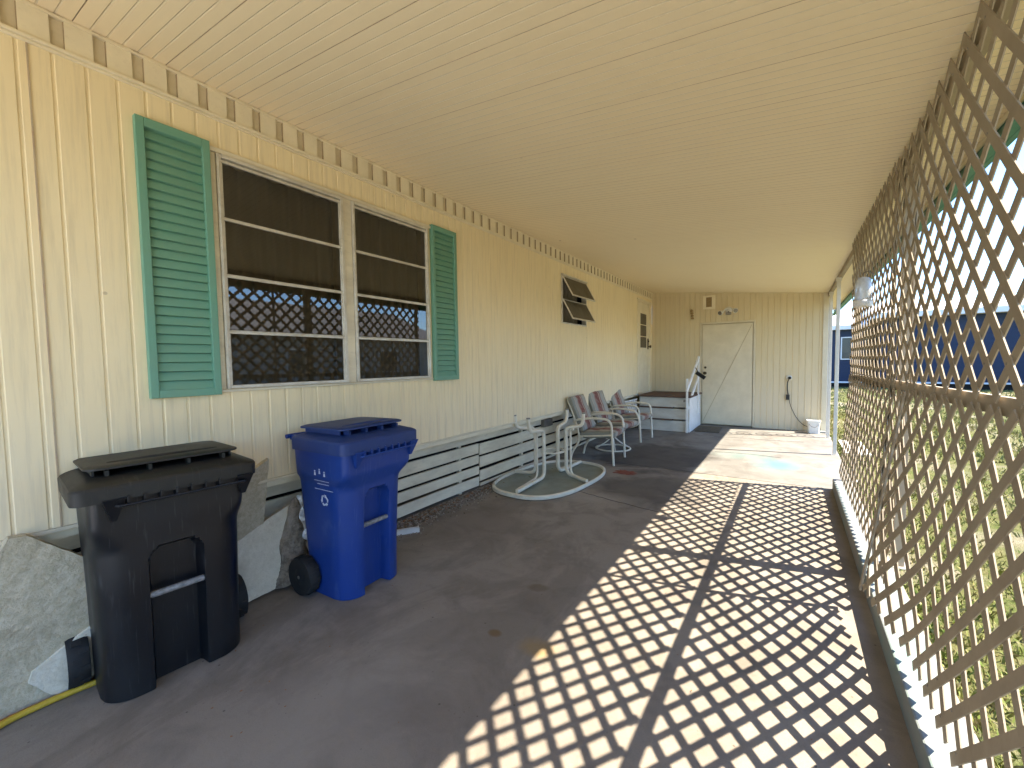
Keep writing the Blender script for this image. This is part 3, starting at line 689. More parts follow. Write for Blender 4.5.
# ================================================================== OUTSIDE
def blades():
    N = 60000; cap = 0
    # denser near the kerb
    u = rng.random(N); x = .62+4.6*u**1.6; y = rng.uniform(-.5, 14, N)
    X = x; Y = y
    patch = np.sin(X*3.1+np.sin(Y*1.3)*2)+np.sin(Y*2.3+1.7*np.sin(X*2))
    keep = (rng.random(N) < np.clip(.62+.35*patch, .08, 1)) & ~((X > .7) & (X < 1.02) & (Y > 7.85) & (Y < 9.15))
    X, Y = X[keep], Y[keep]; n = len(X)
    h = rng.uniform(.018, .06, n); w = rng.uniform(.0025, .006, n); a = rng.uniform(0, 6.283, n); ln = rng.uniform(.2, 1.1, n)
    ca, sa = np.cos(a), np.sin(a); b = rng.uniform(0, 6.283, n)
    V = np.zeros((n, 4, 3)); z0 = -.045
    V[:, 0] = np.stack([X-ca*w, Y-sa*w, np.full(n, z0)], 1); V[:, 1] = np.stack([X+ca*w, Y+sa*w, np.full(n, z0)], 1)
    mx, my = X+np.cos(b)*h*ln*.4, Y+np.sin(b)*h*ln*.4
    V[:, 2] = np.stack([mx+ca*w*.8, my+sa*w*.8, z0+h*.7], 1); V[:, 3] = np.stack([X+np.cos(b)*h*ln, Y+np.sin(b)*h*ln, z0+h], 1)
    me = bpy.data.meshes.new('grass'); me.vertices.add(n*4); me.vertices.foreach_set('co', V.reshape(-1))
    me.loops.add(n*4); me.polygons.add(n); me.loops.foreach_set('vertex_index', np.arange(n*4)); me.polygons.foreach_set('loop_start', np.arange(n)*4)
    me.polygons.foreach_set('loop_total', np.full(n, 4)); me.update(); me.validate(); me.materials.append(M['blade'])
    o = bpy.data.objects.new('grass', me); COL.objects.link(o); tag(o, kind='stuff', label='patchy yellow green grass growing beyond the kerb', category='grass')
blades()
def tuftfield():   # coarser clumps farther out
    N = 26000; x = rng.uniform(.7, 16, N); y = rng.uniform(8, 25, N); n = N
    h = rng.uniform(.03, .09, n); w = rng.uniform(.01, .03, n); a = rng.uniform(0, 6.283, n); ca, sa = np.cos(a), np.sin(a)
    V = np.zeros((n, 3, 3)); V[:, 0] = np.stack([x-ca*w, y-sa*w, np.full(n, -.05)], 1); V[:, 1] = np.stack([x+ca*w, y+sa*w, np.full(n, -.05)], 1)
    V[:, 2] = np.stack([x+rng.uniform(-.03, .03, n), y+rng.uniform(-.03, .03, n), h-.04], 1)
    keep = ~((x < 1.1) & (y < 9.2)); V = V[keep]; n = len(V)
    me = bpy.data.meshes.new('grass'); me.vertices.add(n*3); me.vertices.foreach_set('co', V.reshape(-1)); me.loops.add(n*3); me.polygons.add(n)
    me.loops.foreach_set('vertex_index', np.arange(n*3)); me.polygons.foreach_set('loop_start', np.arange(n)*3); me.polygons.foreach_set('loop_total', np.full(n, 3)); me.update(); me.materials.append(M['blade'])
    o = bpy.data.objects.new('grass', me); COL.objects.link(o); tag(o, kind='stuff', label='sunlit lawn stretching to the navy house', category='grass')
tuftfield()

# navy house across the lawn
nh = thing('neighbour_house', (6, 25.5, 0), label='long navy house with a low white roof across the lawn', category='house')
g = G(); g.box(3.4, 19, 25.5, 34, .28, 3.15)
for i in range(14): g.box(3.39, 19.01, 25.485, 25.4995, .32+i*.2, .335+i*.2)
g.build('wall', 'navy', nh)
g = G(); g.add([(3.0, 24.9, 3.15), (20, 24.9, 3.15), (20, 34.6, 3.15), (3.0, 34.6, 3.15), (3.0, 24.9, 3.38), (20, 24.9, 3.38), (20, 34.6, 3.38), (3.0, 34.6, 3.38), (3.2, 29.7, 4.15), (19.8, 29.7, 4.15)],
    [(0, 1, 2, 3), (0, 4, 5, 1), (2, 6, 7, 3), (4, 8, 9, 5), (6, 9, 8, 7), (0, 3, 7, 8, 4), (1, 5, 9, 6, 2)])
g.build('roof', 'roofwhite', nh)
g = G(); g.box(3.4, 19, 25.46, 25.499, .20, .275); g.build('base_trim', 'roofwhite', nh)
g = G(); g.box(3.42, 18.98, 25.6, 25.7, -.04, .2); g.build('foundation', 'dark', nh)
for wx in (10.5, 14.0):
    g = G(); g.box(wx, wx+.9, 25.44, 25.484, 1.3, 2.5); w = g.build('window', 'roofwhite', nh)
    g = G(); g.box(wx+.07, wx+.83, 25.43, 25.439, 1.37, 1.87); g.box(wx+.07, wx+.83, 25.43, 25.439, 1.93, 2.43); g.build('pane', 'dark_glass', w)
g = G(); g.box(12.1, 13.0, 25.45, 25.484, .28, 2.3); g.build('door', 'roofwhite', nh)
ng = thing('garage', (0, 26, 0), label='lower navy garage with white roof behind the free standing posts', category='garage')
g = G(); g.box(-4, 2.9, 26.0, 32, .24, 2.75); 
for i in range(12): g.box(-4.01, 2.91, 25.985, 25.9995, .30+i*.2, .315+i*.2)
g.build('wall', 'navy', ng)
g = G(); g.add([(-4.4, 25.6, 2.75), (3.0, 25.6, 2.75), (3.0, 32.5, 2.75), (-4.4, 32.5, 2.75), (-4.4, 25.6, 2.95), (3.0, 25.6, 2.95), (3.0, 32.5, 2.95), (-4.4, 32.5, 2.95), (-4.2, 29, 3.75), (2.9, 29, 3.75)],
    [(0, 1, 2, 3), (0, 4, 5, 1), (2, 6, 7, 3), (4, 8, 9, 5), (6, 9, 8, 7), (0, 3, 7, 8, 4), (1, 5, 9, 6, 2)]); g.build('roof', 'roofwhite', ng)
g = G(); g.box(-4, 2.9, 25.96, 25.999, .16, .235); g.build('base_trim', 'roofwhite', ng)
g = G(); g.box(-3.98, 2.88, 26.1, 26.2, -.04, .16); g.build('foundation', 'dark', ng)
g = G(); g.box(2.0, 2.45, 25.95, 25.984, 1.3, 2.4); w = g.build('window', 'roofwhite', ng)
g = G(); g.box(2.05, 2.40, 25.94, 25.949, 1.35, 2.35); g.build('pane', 'dark_glass', w)
# grey house to the right, seen mirrored in the windows
eh = thing('neighbour_house', (13, 10, 0), label='taupe house with dark gable roof mirrored in the windows', category='house')
g = G(); g.box(11.5, 19, 3, 17, -.04, 2.6); g.build('wall', 'beige_house', eh)
g = G(); g.add([(10.9, 2.4, 2.6), (19.6, 2.4, 2.6), (19.6, 17.6, 2.6), (10.9, 17.6, 2.6), (15.2, 2.4, 4.3), (15.2, 17.6, 4.3)], [(0, 3, 2, 1), (0, 1, 4), (2, 3, 5), (0, 4, 5, 3), (1, 2, 5, 4)]); g.build('roof', 'shingle', eh)
for yy_ in (5, 9.5, 14):
    g = G(); g.box(11.46, 11.498, yy_-.6, yy_+.6, .9, 2.0); w = g.build('window', 'white', eh)
    g = G(); g.box(11.45, 11.459, yy_-.54, yy_+.54, .96, 1.94); g.build('pane', 'dark_glass', w)

# clear plastic lantern hooked on the inside of the lattice
def frosted():
    n = NM('frosted_plastic'); n.b.inputs['Transmission Weight'].default_value = .35
    return n.fin(n.mix(n.ramp(n.noise(30, 3, .6, n.coord()), [(.4, 0), (.7, 1)]), (.78, .8, .8), (.6, .62, .62)), .25, .6)
M['frosted'] = frosted()
ln = thing('hanging_lantern', (.455, 4.15, 1.80), label='pale frosted plastic lantern hanging on the upper far lattice', category='lantern')
LC = (.445, 4.15, 1.80)
g = G(); g.lathe([(.015, .225), (.034, .22), (.047, .195), (.052, .15), (.052, .065), (.048, .052)], LC, 24); g.build('globe', 'frosted', ln, smooth=50)
g = G(); g.lathe([(.054, .050), (.060, .042), (.060, .012), (.05, .0)], LC, 24); g.build('base', 'white', ln, smooth=40)
g = G(); g.tube([(.445, 4.15, 2.02), (.445, 4.15, 2.05), (.462, 4.15, 2.062), (.485, 4.15, 2.058), (.50, 4.15, 2.04)], .003, 6); g.build('hook', 'alu_dark', ln)

def shrub(x, y, r, h, n, lab, seed):
    rd = random.Random(seed); t = thing('shrub', (x, y, -.04), label=lab, category='shrub', group='low dark shrubs on the lawn'); g = G()
    for _ in range(n):
        a, e = rd.uniform(0, 6.28), rd.random(); rad = r*(.35+.65*rd.random())*math.sqrt(1-(e*.9)**2); p = Vector((x+rad*math.cos(a), y+rad*math.sin(a), -.02+h*e*(.7+.3*math.sin(a*3+seed))))
        s = rd.uniform(.02, .045); d = Vector((rd.uniform(-1, 1), rd.uniform(-1, 1), rd.uniform(-.4, 1))).normalized(); q = d.cross(Vector((rd.uniform(-1, 1), rd.uniform(-1, 1), 1))).normalized()
        g.add([p-d*s, p+q*s*.5, p+d*s, p-q*s*.5], [(0, 1, 2, 3)])
    g.build('foliage', 'bush', t)
    g = G()
    for k in range(5):
        a = k*1.3; g.tube([(x, y, -.05), (x+.3*r*math.cos(a), y+.3*r*math.sin(a), h*.4), (x+.6*r*math.cos(a), y+.6*r*math.sin(a), h*.8)], lambda t: .012*(1-t*.6), 5)
    g.build('stems', 'bark', t)
shrub(3.05, 5.6, .38, .34, 2600, 'low dark shrub on the lawn nearest the lattice', 3)
shrub(3.6, 8.0, .30, .3, 1400, 'small dark shrub farther out on the lawn', 5)

# gravel strip beside the skirting
g = G()
for _ in range(3600):
    y = random.uniform(1.9, 4.4); x = -2.90+abs(random.gauss(0, .12)); s = random.uniform(.004, .014)
    c = Vector((x, y, s*.5)); q = Matrix.Rotation(random.uniform(0, 6), 3, Vector((random.random(), random.random(), random.random()+.1)).normalized())
    g.add([c+q @ Vector(p)*s for p in ((1, 0, 0), (-1, .1, 0), (0, .8, 0), (.1, -.9, 0), (0, 0, .7), (0, 0, -.7))], [(0, 2, 4), (2, 1, 4), (1, 3, 4), (3, 0, 4), (2, 0, 5), (1, 2, 5), (3, 1, 5), (0, 3, 5)])
g.build('gravel', 'gravel', kind='stuff', label='loose gravel scattered along the foot of the skirting', category='gravel')
g = G()
for _ in range(260):
    y = random.gauss(2.9, .7); x = -2.86+abs(random.gauss(0, .09)); s = random.uniform(.008, .022); a = random.uniform(0, 6.28); d = Vector((math.cos(a), math.sin(a), random.uniform(-.1, .3)))*s; q = Vector((-math.sin(a), math.cos(a), random.uniform(-.3, .5)))*s*.4; c = Vector((x, y, .013+random.random()*.012))
    g.add([c-d, c+q, c+d, c-q], [(0, 1, 2, 3)])
for _ in range(240):
    y = random.uniform(.6, 7); x = random.uniform(-2.5, .2) if random.random() < .5 else random.uniform(-2.6, -1.6); s = random.uniform(.002, .008); a = random.uniform(0, 6.28); c = Vector((x, y, .006)); d = Vector((math.cos(a), math.sin(a), .1))*s; q = Vector((-math.sin(a), math.cos(a), .2))*s*.5
    g.add([c-d, c+q, c+d, c-q], [(0, 1, 2, 3)])
g.build('leaf_litter', 'leaf', kind='stuff', label='dry leaf crumbs strewn over the concrete', category='leaves')

# ================================================================== WHEELED BINS
def bin_(loc, yaw_, mb, ml, wl, zt, zb, of, D, wb, rec, lab, cat_, grp, decal):
    """local frame: +x out of the front face, y across, origin at the foot of the front face"""
    t = thing('wheeled_bin', loc, yaw_, label=lab, category=cat_, group=grp)
    Dd = D-.06; ztop = zb+.01; shd = .018 if decal else .002
    g = G(); rows = 56; cols = 64; sec = []
    def section(z):
        f = z/ztop; w = wb+(wl-.05-wb)*smooth(.0, 1.0, f)*.85+shd*smooth(.76, .82, f)
        xf = .0+(of-.03)*f**1.6*.6+shd*1.5*smooth(.74*ztop, .86*ztop, z); xb = -Dd*(.80+.17*f)
        r = .085*(1-smooth(.72, .86, f))+.035
        pts = []
        # front edge from -w to w dense
        N = cols
        for i in range(N+1):
            y = -w+2*w*i/N; e = w-abs(y); inset = 0
            if e < r: inset = r-math.sqrt(max(0, r*r-(r-e)**2))
            # recess channel with rounded head
            a = 1-smooth(rec-.010, rec+.004, abs(y)); zc = ztop*.70; hd = 1-smooth(zc-.012, zc+.012, z+max(0, abs(y)-(rec-.05))**2*18)
            dep = .072*a*hd
            if z < .012: dep += .0
            pts.append((xf-inset-dep, y, z))
        xs_ = pts[-1][0]
        for i in range(1, 9): pts.append((xs_+(xb+.04-xs_)*i/8, w, z))
        pts.append((xb+.012, w-.012, z))
        pts += [(xb, w-.04-(2*w-.08)*i/6, z) for i in range(7)]
        pts.append((xb+.012, -w+.012, z))
        for i in range(0, 8): pts.append((xb+.04+(pts[0][0]-xb-.04)*i/8, -w, z))
        return pts
    zs = [0.004, .012]+[.012+(ztop-.012)*(i+1)/rows for i in range(rows)]
    loft(g, [section(z) for z in zs]); body = g.build('body', mb, t, world=False, smooth=35)
    # grab bar across the recess
    g = G(); zc = ztop*.47; xb_ = section(zc)[cols//4][0]
    g.tube([(xb_-.022, -rec-.003, zc), (xb_-.022, 0, zc), (xb_-.022, rec+.003, zc)], .014, 10, smooth=False); g.build('grab_bar', 'scuff', body, world=False, smooth=60)
    # rim under the lid with its ribs and catch bar
    xr = of-.004
    g = G()
    for i in range(7):
        y = -.16+.32*i/6; g.box(xr-.05, xr+.012, y-.004, y+.004, zb-.028, zb+.012)
    g.tube([(xr-.01, -wl*.62, zb-.022), (xr+.016, -wl*.58, zb-.022), (xr+.016, wl*.80, zb-.022), (xr-.01, wl*.84, zb-.022)], .006, 8, smooth=False)
    for y in (-wl*.62, wl*.82):
        g.add([(xr-.04, y-.035, zb+.008), (xr-.04, y+.035, zb+.008), (xr+.014, y+.035, zb+.008), (xr+.014, y-.035, zb+.008), (xr-.045, y-.01, zb-.09), (xr-.045, y+.01, zb-.09), (xr-.025, y+.008, zb-.09), (xr-.025, y-.008, zb-.09)],
              [(0, 1, 2, 3), (4, 7, 6, 5), (0, 4, 5, 1), (1, 5, 6, 2), (2, 6, 7, 3), (3, 7, 4, 0)])
    g.build('catch_bar', mb, body, world=False, smooth=30)
    # lid: skirt, sloped top, raised plate on ribs
    cx = of-D/2
    def ring(hx, hy, r, z, cut=0): return [(cx+x, y, z) for x, y in rrect(hx, hy, r, 5)]
    g = G(); hx, hy = D/2, wl
    loft(g, [ring(hx-.012, hy-.012, .04, zb+.004), ring(hx, hy, .045, zb), ring(hx+.001, hy+.001, .045, zt-.012), ring(hx-.004, hy-.004, .045, zt-.003), ring(hx-.02, hy-.02, .045, zt+.006), ring(hx-.075, hy-.06, .05, zt+.022), ring(hx-.09, hy-.075, .05, zt+.023)])
    lid = g.build('lid', ml, t, world=False, smooth=28)
    g = G()
    def ring2(sx, sy, z, dz=0): return [(cx-.035+x, y, z+(.006 if x > 0 else 0)) for x, y in rrect(sx, sy, .05, 5)]
    a_, b_ = hx-.045, hy-.05
    loft(g, [ring2(a_-.01, b_-.01, zt+.044), ring2(a_, b_, zt+.046), ring2(a_, b_, zt+.054), ring2(a_-.015, b_-.015, zt+.060), ring2(a_-.03, b_-.03, zt+.062)])
    g.tube([(cx+a_*.45, -b_*.72, zt+.064), (cx+a_*.5, 0, zt+.070), (cx+a_*.45, b_*.72, zt+.064)], .007, 8)
    g.build('raised_plate', ml, lid, world=False, smooth=30)
    g = G()
    for y in (-.75, -.25, .25, .75): g = G(); g.box(cx-.03+a_-.06, cx-.03+a_-.012, y*b_-.006, y*b_+.006, zt+.002, zt+.046); g.build('plate_rib', ml, lid, world=False)
    for y in (-1, 1): g = G(); g.box(cx-a_*.95, cx+a_*.6, y*(b_-.03)-.004, y*(b_-.03)+.004, zt+.002, zt+.046); g.build('plate_rib', ml, lid, world=False)
    g = G(); hxb = of-D-.065
    g.tube([(hxb, -wl*.92, zt-.012), (hxb, 0, zt-.012), (hxb, wl*.92, zt-.012)], .014, 10, smooth=False)
    for y in (-.8, -.3, .3, .8): g.box(hxb, of-D+.02, y*wl-.012, y*wl+.012, zt-.035, zt-.004)
    g.build('handle', mb, t, world=False, smooth=50)
    # wheels and axle
    wr = .118; ax = -Dd*.74
    g = G(); g.cyl((ax, -wb-.087, wr+.002), (ax, wb+.087, wr+.002), .01, 8); g.build('axle', 'alu_dark', t, world=False)
    for s in (-1, 1):
        y0_ = s*(wb+.012); y1_ = s*(wb+.082); lo, hi = min(y0_, y1_), max(y0_, y1_)
        g = G(); g.lathe([(.045, lo+.008), (.09, lo+.002), (wr-.006, lo), (wr-.001, lo+.012), (wr-.001, hi-.012), (wr-.006, hi), (.09, hi-.002), (.045, hi-.008)], (ax, 0, wr+.002), 30, axis='y')
        for k in range(20):
            a = 2*math.pi*k/20; m = Matrix.Translation((ax, 0, wr+.002)) @ Matrix.Rotation(a, 4, 'Y')
            yc = lo+.015 if k % 2 else (lo+hi)/2+.001
            g.box(wr-.006, wr+.0015, yc, yc+.031, -.010, .010, mat=m)
        w = g.build('wheel', 'rubber', t, world=False, smooth=40)
        g = G(); g.lathe([(.010, -.006), (.04, -.006), (.052, .0), (.04, .006), (.010, .006)], (ax, y1_-s*.004, wr+.002), 18, axis='y'); g.build('hub', 'rubber', w, world=False, smooth=40)
    if decal:    # recycling arrows and small pictogram row pressed on the left flank
        g = G(); zc = .64*ztop+.02; xc = -.16
        sy = lambda z: -(wb+(wl-.05-wb)*smooth(0, 1, z/ztop)*.85+shd*smooth(.76, .82, z/ztop))-.0015
        def quad(pts):
            n = len(pts); g.add([(x, sy(z), z) for x, z in pts]+[(x, sy(z)+.001, z) for x, z in pts], [tuple(range(n)), tuple(range(2*n-1, n-1, -1))]+[(i, (i+1) % n, n+(i+1) % n, n+i) for i in range(n)])
        for k in range(3):
            a = 2*math.pi*k/3+.3
            def rot(px, pz, a=a): return (xc+px*math.cos(a)-pz*math.sin(a), zc+px*math.sin(a)+pz*math.cos(a))
            quad([rot(-.020, -.030), rot(.008, -.030), rot(.008, -.020), rot(-.014, -.020)])
            quad([rot(.008, -.036), rot(.024, -.025), rot(.008, -.014)])
            quad([rot(-.020, -.030), rot(-.014, -.020), rot(-.020, -.010), rot(-.029, -.014)])
        for k in range(3):
            cx2 = xc-.055+.045*k; zz = zc+.165+(.012 if k == 1 else 0)
            quad([(cx2-.008, zz-.012), (cx2+.008, zz-.012), (cx2+.005, zz+.006), (cx2-.005, zz+.006)]); quad([(cx2-.005, zz+.009), (cx2+.005, zz+.009), (cx2+.005, zz+.018), (cx2-.005, zz+.018)])
        quad([(xc-.075, zc+.118), (xc+.065, zc+.118), (xc+.065, zc+.122), (xc-.075, zc+.122)])
        quad([(xc-.06, zc+.095), (xc+.05, zc+.095), (xc+.05, zc+.099), (xc-.06, zc+.099)])
        quad([(xc-.09, zc+.062), (xc+.085, zc+.062), (xc+.085, zc+.065), (xc-.09, zc+.065)])
        g.build('imprint', 'decal', body, world=False)
    return t
bin_((-2.160, 1.660, 0), R(2.5), 'blue', 'blue_lid', .295, .985, .908, .106, .52, .228, .094, 'blue wheeled recycling bin with white recycling arrows', 'recycling bin', 'wheeled bins by the wall', True)
bin_((-2.296, .684, 0), R(-5), 'black', 'black_lid', .325, .950, .884, .062, .50, .262, .096, 'black wheeled refuse bin nearest the camera', 'refuse bin', 'wheeled bins by the wall', False)

# ================================================================== FOAM SHEETS AND SCRAPS
def slab_sheet(name, pts, thick, mat, nrm, sub=.03, rough=.0018, **tags):
    """irregular sheet: outline given as 3-D points lying roughly in a plane; thickened along nrm with noisy edges"""
    P = [Vector(p) for p in pts]; nv = Vector((0, 0, 0)); c0 = sum(P, Vector())/len(P)
    for a, b in zip(P, P[1:]+P[:1]): nv += (a-c0).cross(b-c0)
    nv.normalize(); nrm = nv if nv.dot(Vector(nrm)) > 0 else -nv; P = [p-nrm*(p-c0).dot(nrm) for p in P]; out = []
    for a, b in zip(P, P[1:]+P[:1]):
        n = max(1, int((b-a).length/sub))
        for i in range(n): out.append(a+(b-a)*i/n+Vector([random.uniform(-rough, rough) for _ in range(3)])*(0 if i == 0 else 1))
    n = len(out); c = sum(out, Vector())/n; g = G()
    rings = []
    for s, k in ((.999, 0), (1, .12), (1, .88), (.999, 1), ): rings.append([c+(p-c)*s+nrm*thick*k for p in out])
    vs = [p for r in rings for p in r]; fs = [(i*n+q, i*n+(q+1) % n, (i+1)*n+(q+1) % n, (i+1)*n+q) for i in range(3) for q in range(n)]
    vs += [c, c+nrm*thick]; fs += [(q, len(vs)-2, (q+1) % n) for q in range(n)]+[(3*n+q, 3*n+(q+1) % n, len(vs)-1) for q in range(n)]
    g.add(vs, fs); return g.build(name, mat, bevel=0, **tags)
gp = 'foam sheets leaning behind the bins'
slab_sheet('foam_sheet', [(-2.62, -.45, .01), (-2.62, .66, .01), (-2.62, .66, .36), (-2.62, .55, .46), (-2.62, .43, .59), (-2.62, .285, .73), (-2.62, .235, .735), (-2.62, .16, .60), (-2.62, .0, .42), (-2.62, -.45, .34)], .05, 'foam', (-.97, 0, -.1),
    label='large rough cream foam sheet leaning on the wall at the far left', category='foam sheet', group=gp)
slab_sheet('foam_sheet', [(-2.60, .315, .032), (-2.60, .256, .120), (-2.60, .268, .158), (-2.60, .52, .30), (-2.60, .72, .37), (-2.60, .72, .09), (-2.60, .345, .012)], .018, 'foam_white', (-.93, .1, -.2),
    label='narrow foam strip tipped on edge behind the black bin wheel', category='foam strip', group=gp)
slab_sheet('foam_sheet', [(-2.75, 1.02, .15), (-2.655, 1.06, .74), (-2.645, 1.275, .845), (-2.74, 1.26, .46), (-2.76, 1.2, .2)], .03, 'foam', (-1, 0, -.15),
    label='pointed stained foam offcut sticking up between the bins', category='foam offcut', group=gp)
slab_sheet('foam_sheet', [(-2.66, .96, .006), (-2.67, 1.30, .02), (-2.68, 1.385, .07), (-2.735, 1.425, .50), (-2.725, 1.07, .375), (-2.72, .96, .36)], .035, 'foam_white', (-.96, 0, -.15),
    label='broken white foam board leaning between the two bins', category='foam board', group=gp)
# insulation roll with foil edge by the blue bin wheel
r_ = thing('insulation_scrap', (-2.55, 1.42, 0), label='crumpled brown insulation with foil edge beside the blue bin', category='insulation')
g = G()
sec = []
for i in range(22):
    t = i/21; z = .02+.52*t; w = .11*(1-t)**.6+.008; cx_, cy_ = -2.70-.03*t, 1.40+.06*t
    sec.append([(cx_+w*.7*math.cos(a)*(1+.18*math.sin(a*5+i*.9))+random.uniform(-.004, .004), cy_+w*math.sin(a)*(1+.15*math.sin(a*4+i*.7)), z+random.uniform(-.004, .004)) for a in [k*2*math.pi/18 for k in range(18)]])
loft(g, sec); g.build('batt', 'wool', r_, smooth=50)
g = G(); pts = [(-2.60, 1.50, .02), (-2.60, 1.50, .16), (-2.585, 1.53, .23), (-2.62, 1.475, .29), (-2.66, 1.475, .42), (-2.70, 1.485, .56)]
P = spline([Vector(p) for p in pts]); vs = []
for i, p in enumerate(P):
    w = .018+.012*math.sin(i*1.1); vs += [p+Vector((0, -w, random.uniform(-.004, .004))), p+Vector((.012, 0, 0)), p+Vector((0, w*.6, random.uniform(-.004, .004)))]
g.add(vs, [(i*3+k, i*3+k+1, i*3+4+k, i*3+3+k) for i in range(len(P)-1) for k in range(2)]); g.build('foil_edge', 'foil', r_)
g = G(); m = Matrix.Translation((-2.69, 2.30, .0)) @ Matrix.Rotation(R(55), 4, 'Z')
g.box(-.14, .16, -.035, .035, .004, .009, mat=m); g.box(-.14, .16, -.035, -.031, .009, .045, mat=m); g.box(-.14, .16, .031, .035, .009, .03, mat=m); g.box(.156, .16, -.031, .031, .009, .04, mat=m)
tag(g.build('trim_offcut', 'white'), label='short white metal channel offcut behind the blue bin', category='trim offcut')
# hose and cord on the left
g = G(); g.tube([(-3.0+.6, -1.2, .014), (-2.40, -.5, .014), (-2.50, 0, .014), (-2.575, .17, .014), (-2.585, .28, .014), (-2.575, .40, .014), (-2.54, .62, .014), (-2.53, .8, .014)], .013, 9); tag(g.build('hose', 'yellow', smooth=60), label='thick yellow hose curving out at the bottom left', category='hose')
g = G(); g.tube([(-2.5, -1.2, .02), (-2.52, -.4, .01), (-2.60, .1, .009), (-2.612, .19, .009), (-2.612, .29, .009), (-2.60, .60, .009)], .0065, 8); tag(g.build('cord', 'orange', smooth=60), label='thin orange cord against the foam at bottom left', category='cord')
# rag
g = G(); n = 14; vs = []
for i in range(n):
    for j in range(n):
        u, v_ = i/(n-1)-.5, j/(n-1)-.5; rr2 = math.hypot(u, v_)
        vs.append((-1.72+u*.22*(1+.3*math.sin(j)), 5.12+v_*.17*(1+.3*math.cos(i*1.3)), .005+.008*max(0, math.sin(i*1.7)*math.cos(j*1.3))*(1 if rr2 < .45 else .1)))
g.add(vs, [(i*n+j, i*n+j+1, (i+1)*n+j+1, (i+1)*n+j) for i in range(n-1) for j in range(n-1)]); tag(g.build('rag', 'rust', smooth=60), label='flat rust coloured rag on the floor before the chairs', category='rag')

# ================================================================== UPTURNED TABLE
tb = thing('patio_table', (-2.30, 4.42, 0), label='upturned oval patio table resting on its top with legs in the air', category='table')
cx_, cy_ = -2.38, 4.40; A, B = .50, .84; ang = R(-3)
def ov(t, s=1.0, z=.02):
    c, s_ = math.cos(t), math.sin(t); e = 2/2.7
    x = A*s*math.copysign(abs(c)**e, c); y = B*s*math.copysign(abs(s_)**e, s_)
    return Vector((cx_+x*math.cos(ang)-y*math.sin(ang), cy_+x*math.sin(ang)+y*math.cos(ang), z))
g = G(); ring_ = [ov(2*math.pi*i/72) for i in range(72)]
secs = []
for (s, z) in ((1.0, .004), (1.012, .01), (1.012, .042), (1.0, .048), (.972, .048), (.965, .042), (.965, .01), (.975, .004)): secs.append([ov(2*math.pi*i/72, s, z) for i in range(72)])
secs.append(secs[0]); loft(g, secs, close=False); g.build('rim', 'tube', tb, smooth=40)
g = G(); loft(g, [[ov(2*math.pi*i/72, .966, z) for i in range(72)] for z in (.014, .020)]); g.build('table_top', 'glassgrey', tb)
legs = [((-2.38, 3.62), (-2.41, 4.26), (-2.405, 3.93)), ((-2.84, 4.30), (-2.58, 4.35), (-2.68, 4.08)), ((-2.36, 5.17), (-2.375, 4.55), (-2.41, 4.86)), ((-1.91, 4.36), (-2.26, 4.54), (-2.08, 4.62))]
for (a, b, c) in legs:
    ax_, ay = a; bx_, by = b; tx, ty = c; g = G()
    pts = rounded([(ax_, ay, .052), (bx_, by, .055), (bx_, by, .61), ((bx_+tx)/2, (by+ty)/2, .625), (tx, ty, .64), (tx+(tx-bx_)*.08, ty+(ty-by)*.08, .79)], .10, 6)
    g.tube(pts, .021, 10, smooth=False); l_ = g.build('leg', 'tube', tb, smooth=60)
    g = G(); e = pts[-1]; g.cyl(e-Vector((0, 0, .004)), e+Vector((0, 0, .010)), .0225, 10); g.build('foot_cap', 'alu_dark', l_)
g = G()
for z in (.34, ): g.tube([Vector((-2.37, 4.42, z))+Vector((.13*math.cos(a), .15*math.sin(a), 0)) for a in [k*math.pi/6 for k in range(12)]], .010, 8, closed=True)
for (bx_, by, jx, jy) in ((-2.47, 4.20, -2.42, 3.67), (-2.18, 4.50, -1.93, 4.38), (-2.43, 4.62, -2.38, 5.12)):
    g.tube(rounded([(jx, jy, .050), (bx_, by, .055), (bx_, by, .60), (bx_+(jx-bx_)*.2, by+(jy-by)*.2, .615)], .09, 6), .013, 8, smooth=False)
g.build('brace', 'tube', tb, smooth=60)

# ================================================================== CHAIRS
def cushion_mesh(path, wy, th, name, par, ny=16):
    """padded slab swept along a side-view path [(x,z)] ; tufted"""
    g = G(); P = spline([Vector((x, 0, z)) for x, z in path]); N = len(P); top = []; bot = []
    for i, p in enumerate(P):
        t = (P[min(i+1, N-1)]-P[max(i-1, 0)]).normalized(); nn = Vector((-t.z, 0, t.x)); u = i/(N-1)
        for j in range(ny+1):
            v_ = j/ny; ed = min(1, min(u, 1-u)*9, min(v_, 1-v_)*7); puff = th*(.45+.55*math.sqrt(max(0, 1-(1-ed)**2)))*(1-.22*abs(math.cos(u*math.pi*3)))
            y = (v_-.5)*wy
            top.append(p+nn*puff*.7+Vector((0, y, 0))); bot.append(p-nn*puff*.3+Vector((0, y, 0)))
    m = ny+1; fs = []; o = len(top)
    for i in range(N-1):
        for j in range(ny): fs += [(i*m+j, i*m+j+1, (i+1)*m+j+1, (i+1)*m+j), (o+i*m+j, o+(i+1)*m+j, o+(i+1)*m+j+1, o+i*m+j+1)]
    for i in range(N-1): fs += [(i*m, (i+1)*m, o+(i+1)*m, o+i*m), (i*m+ny, o+i*m+ny, o+(i+1)*m+ny, (i+1)*m+ny)]
    for j in range(ny): fs += [(j, o+j, o+j+1, j+1), ((N-1)*m+j, (N-1)*m+j+1, o+(N-1)*m+j+1, o+(N-1)*m+j)]
    g.add(top+bot, fs); return g.build(name, 'cushion', par, world=False, smooth=60)
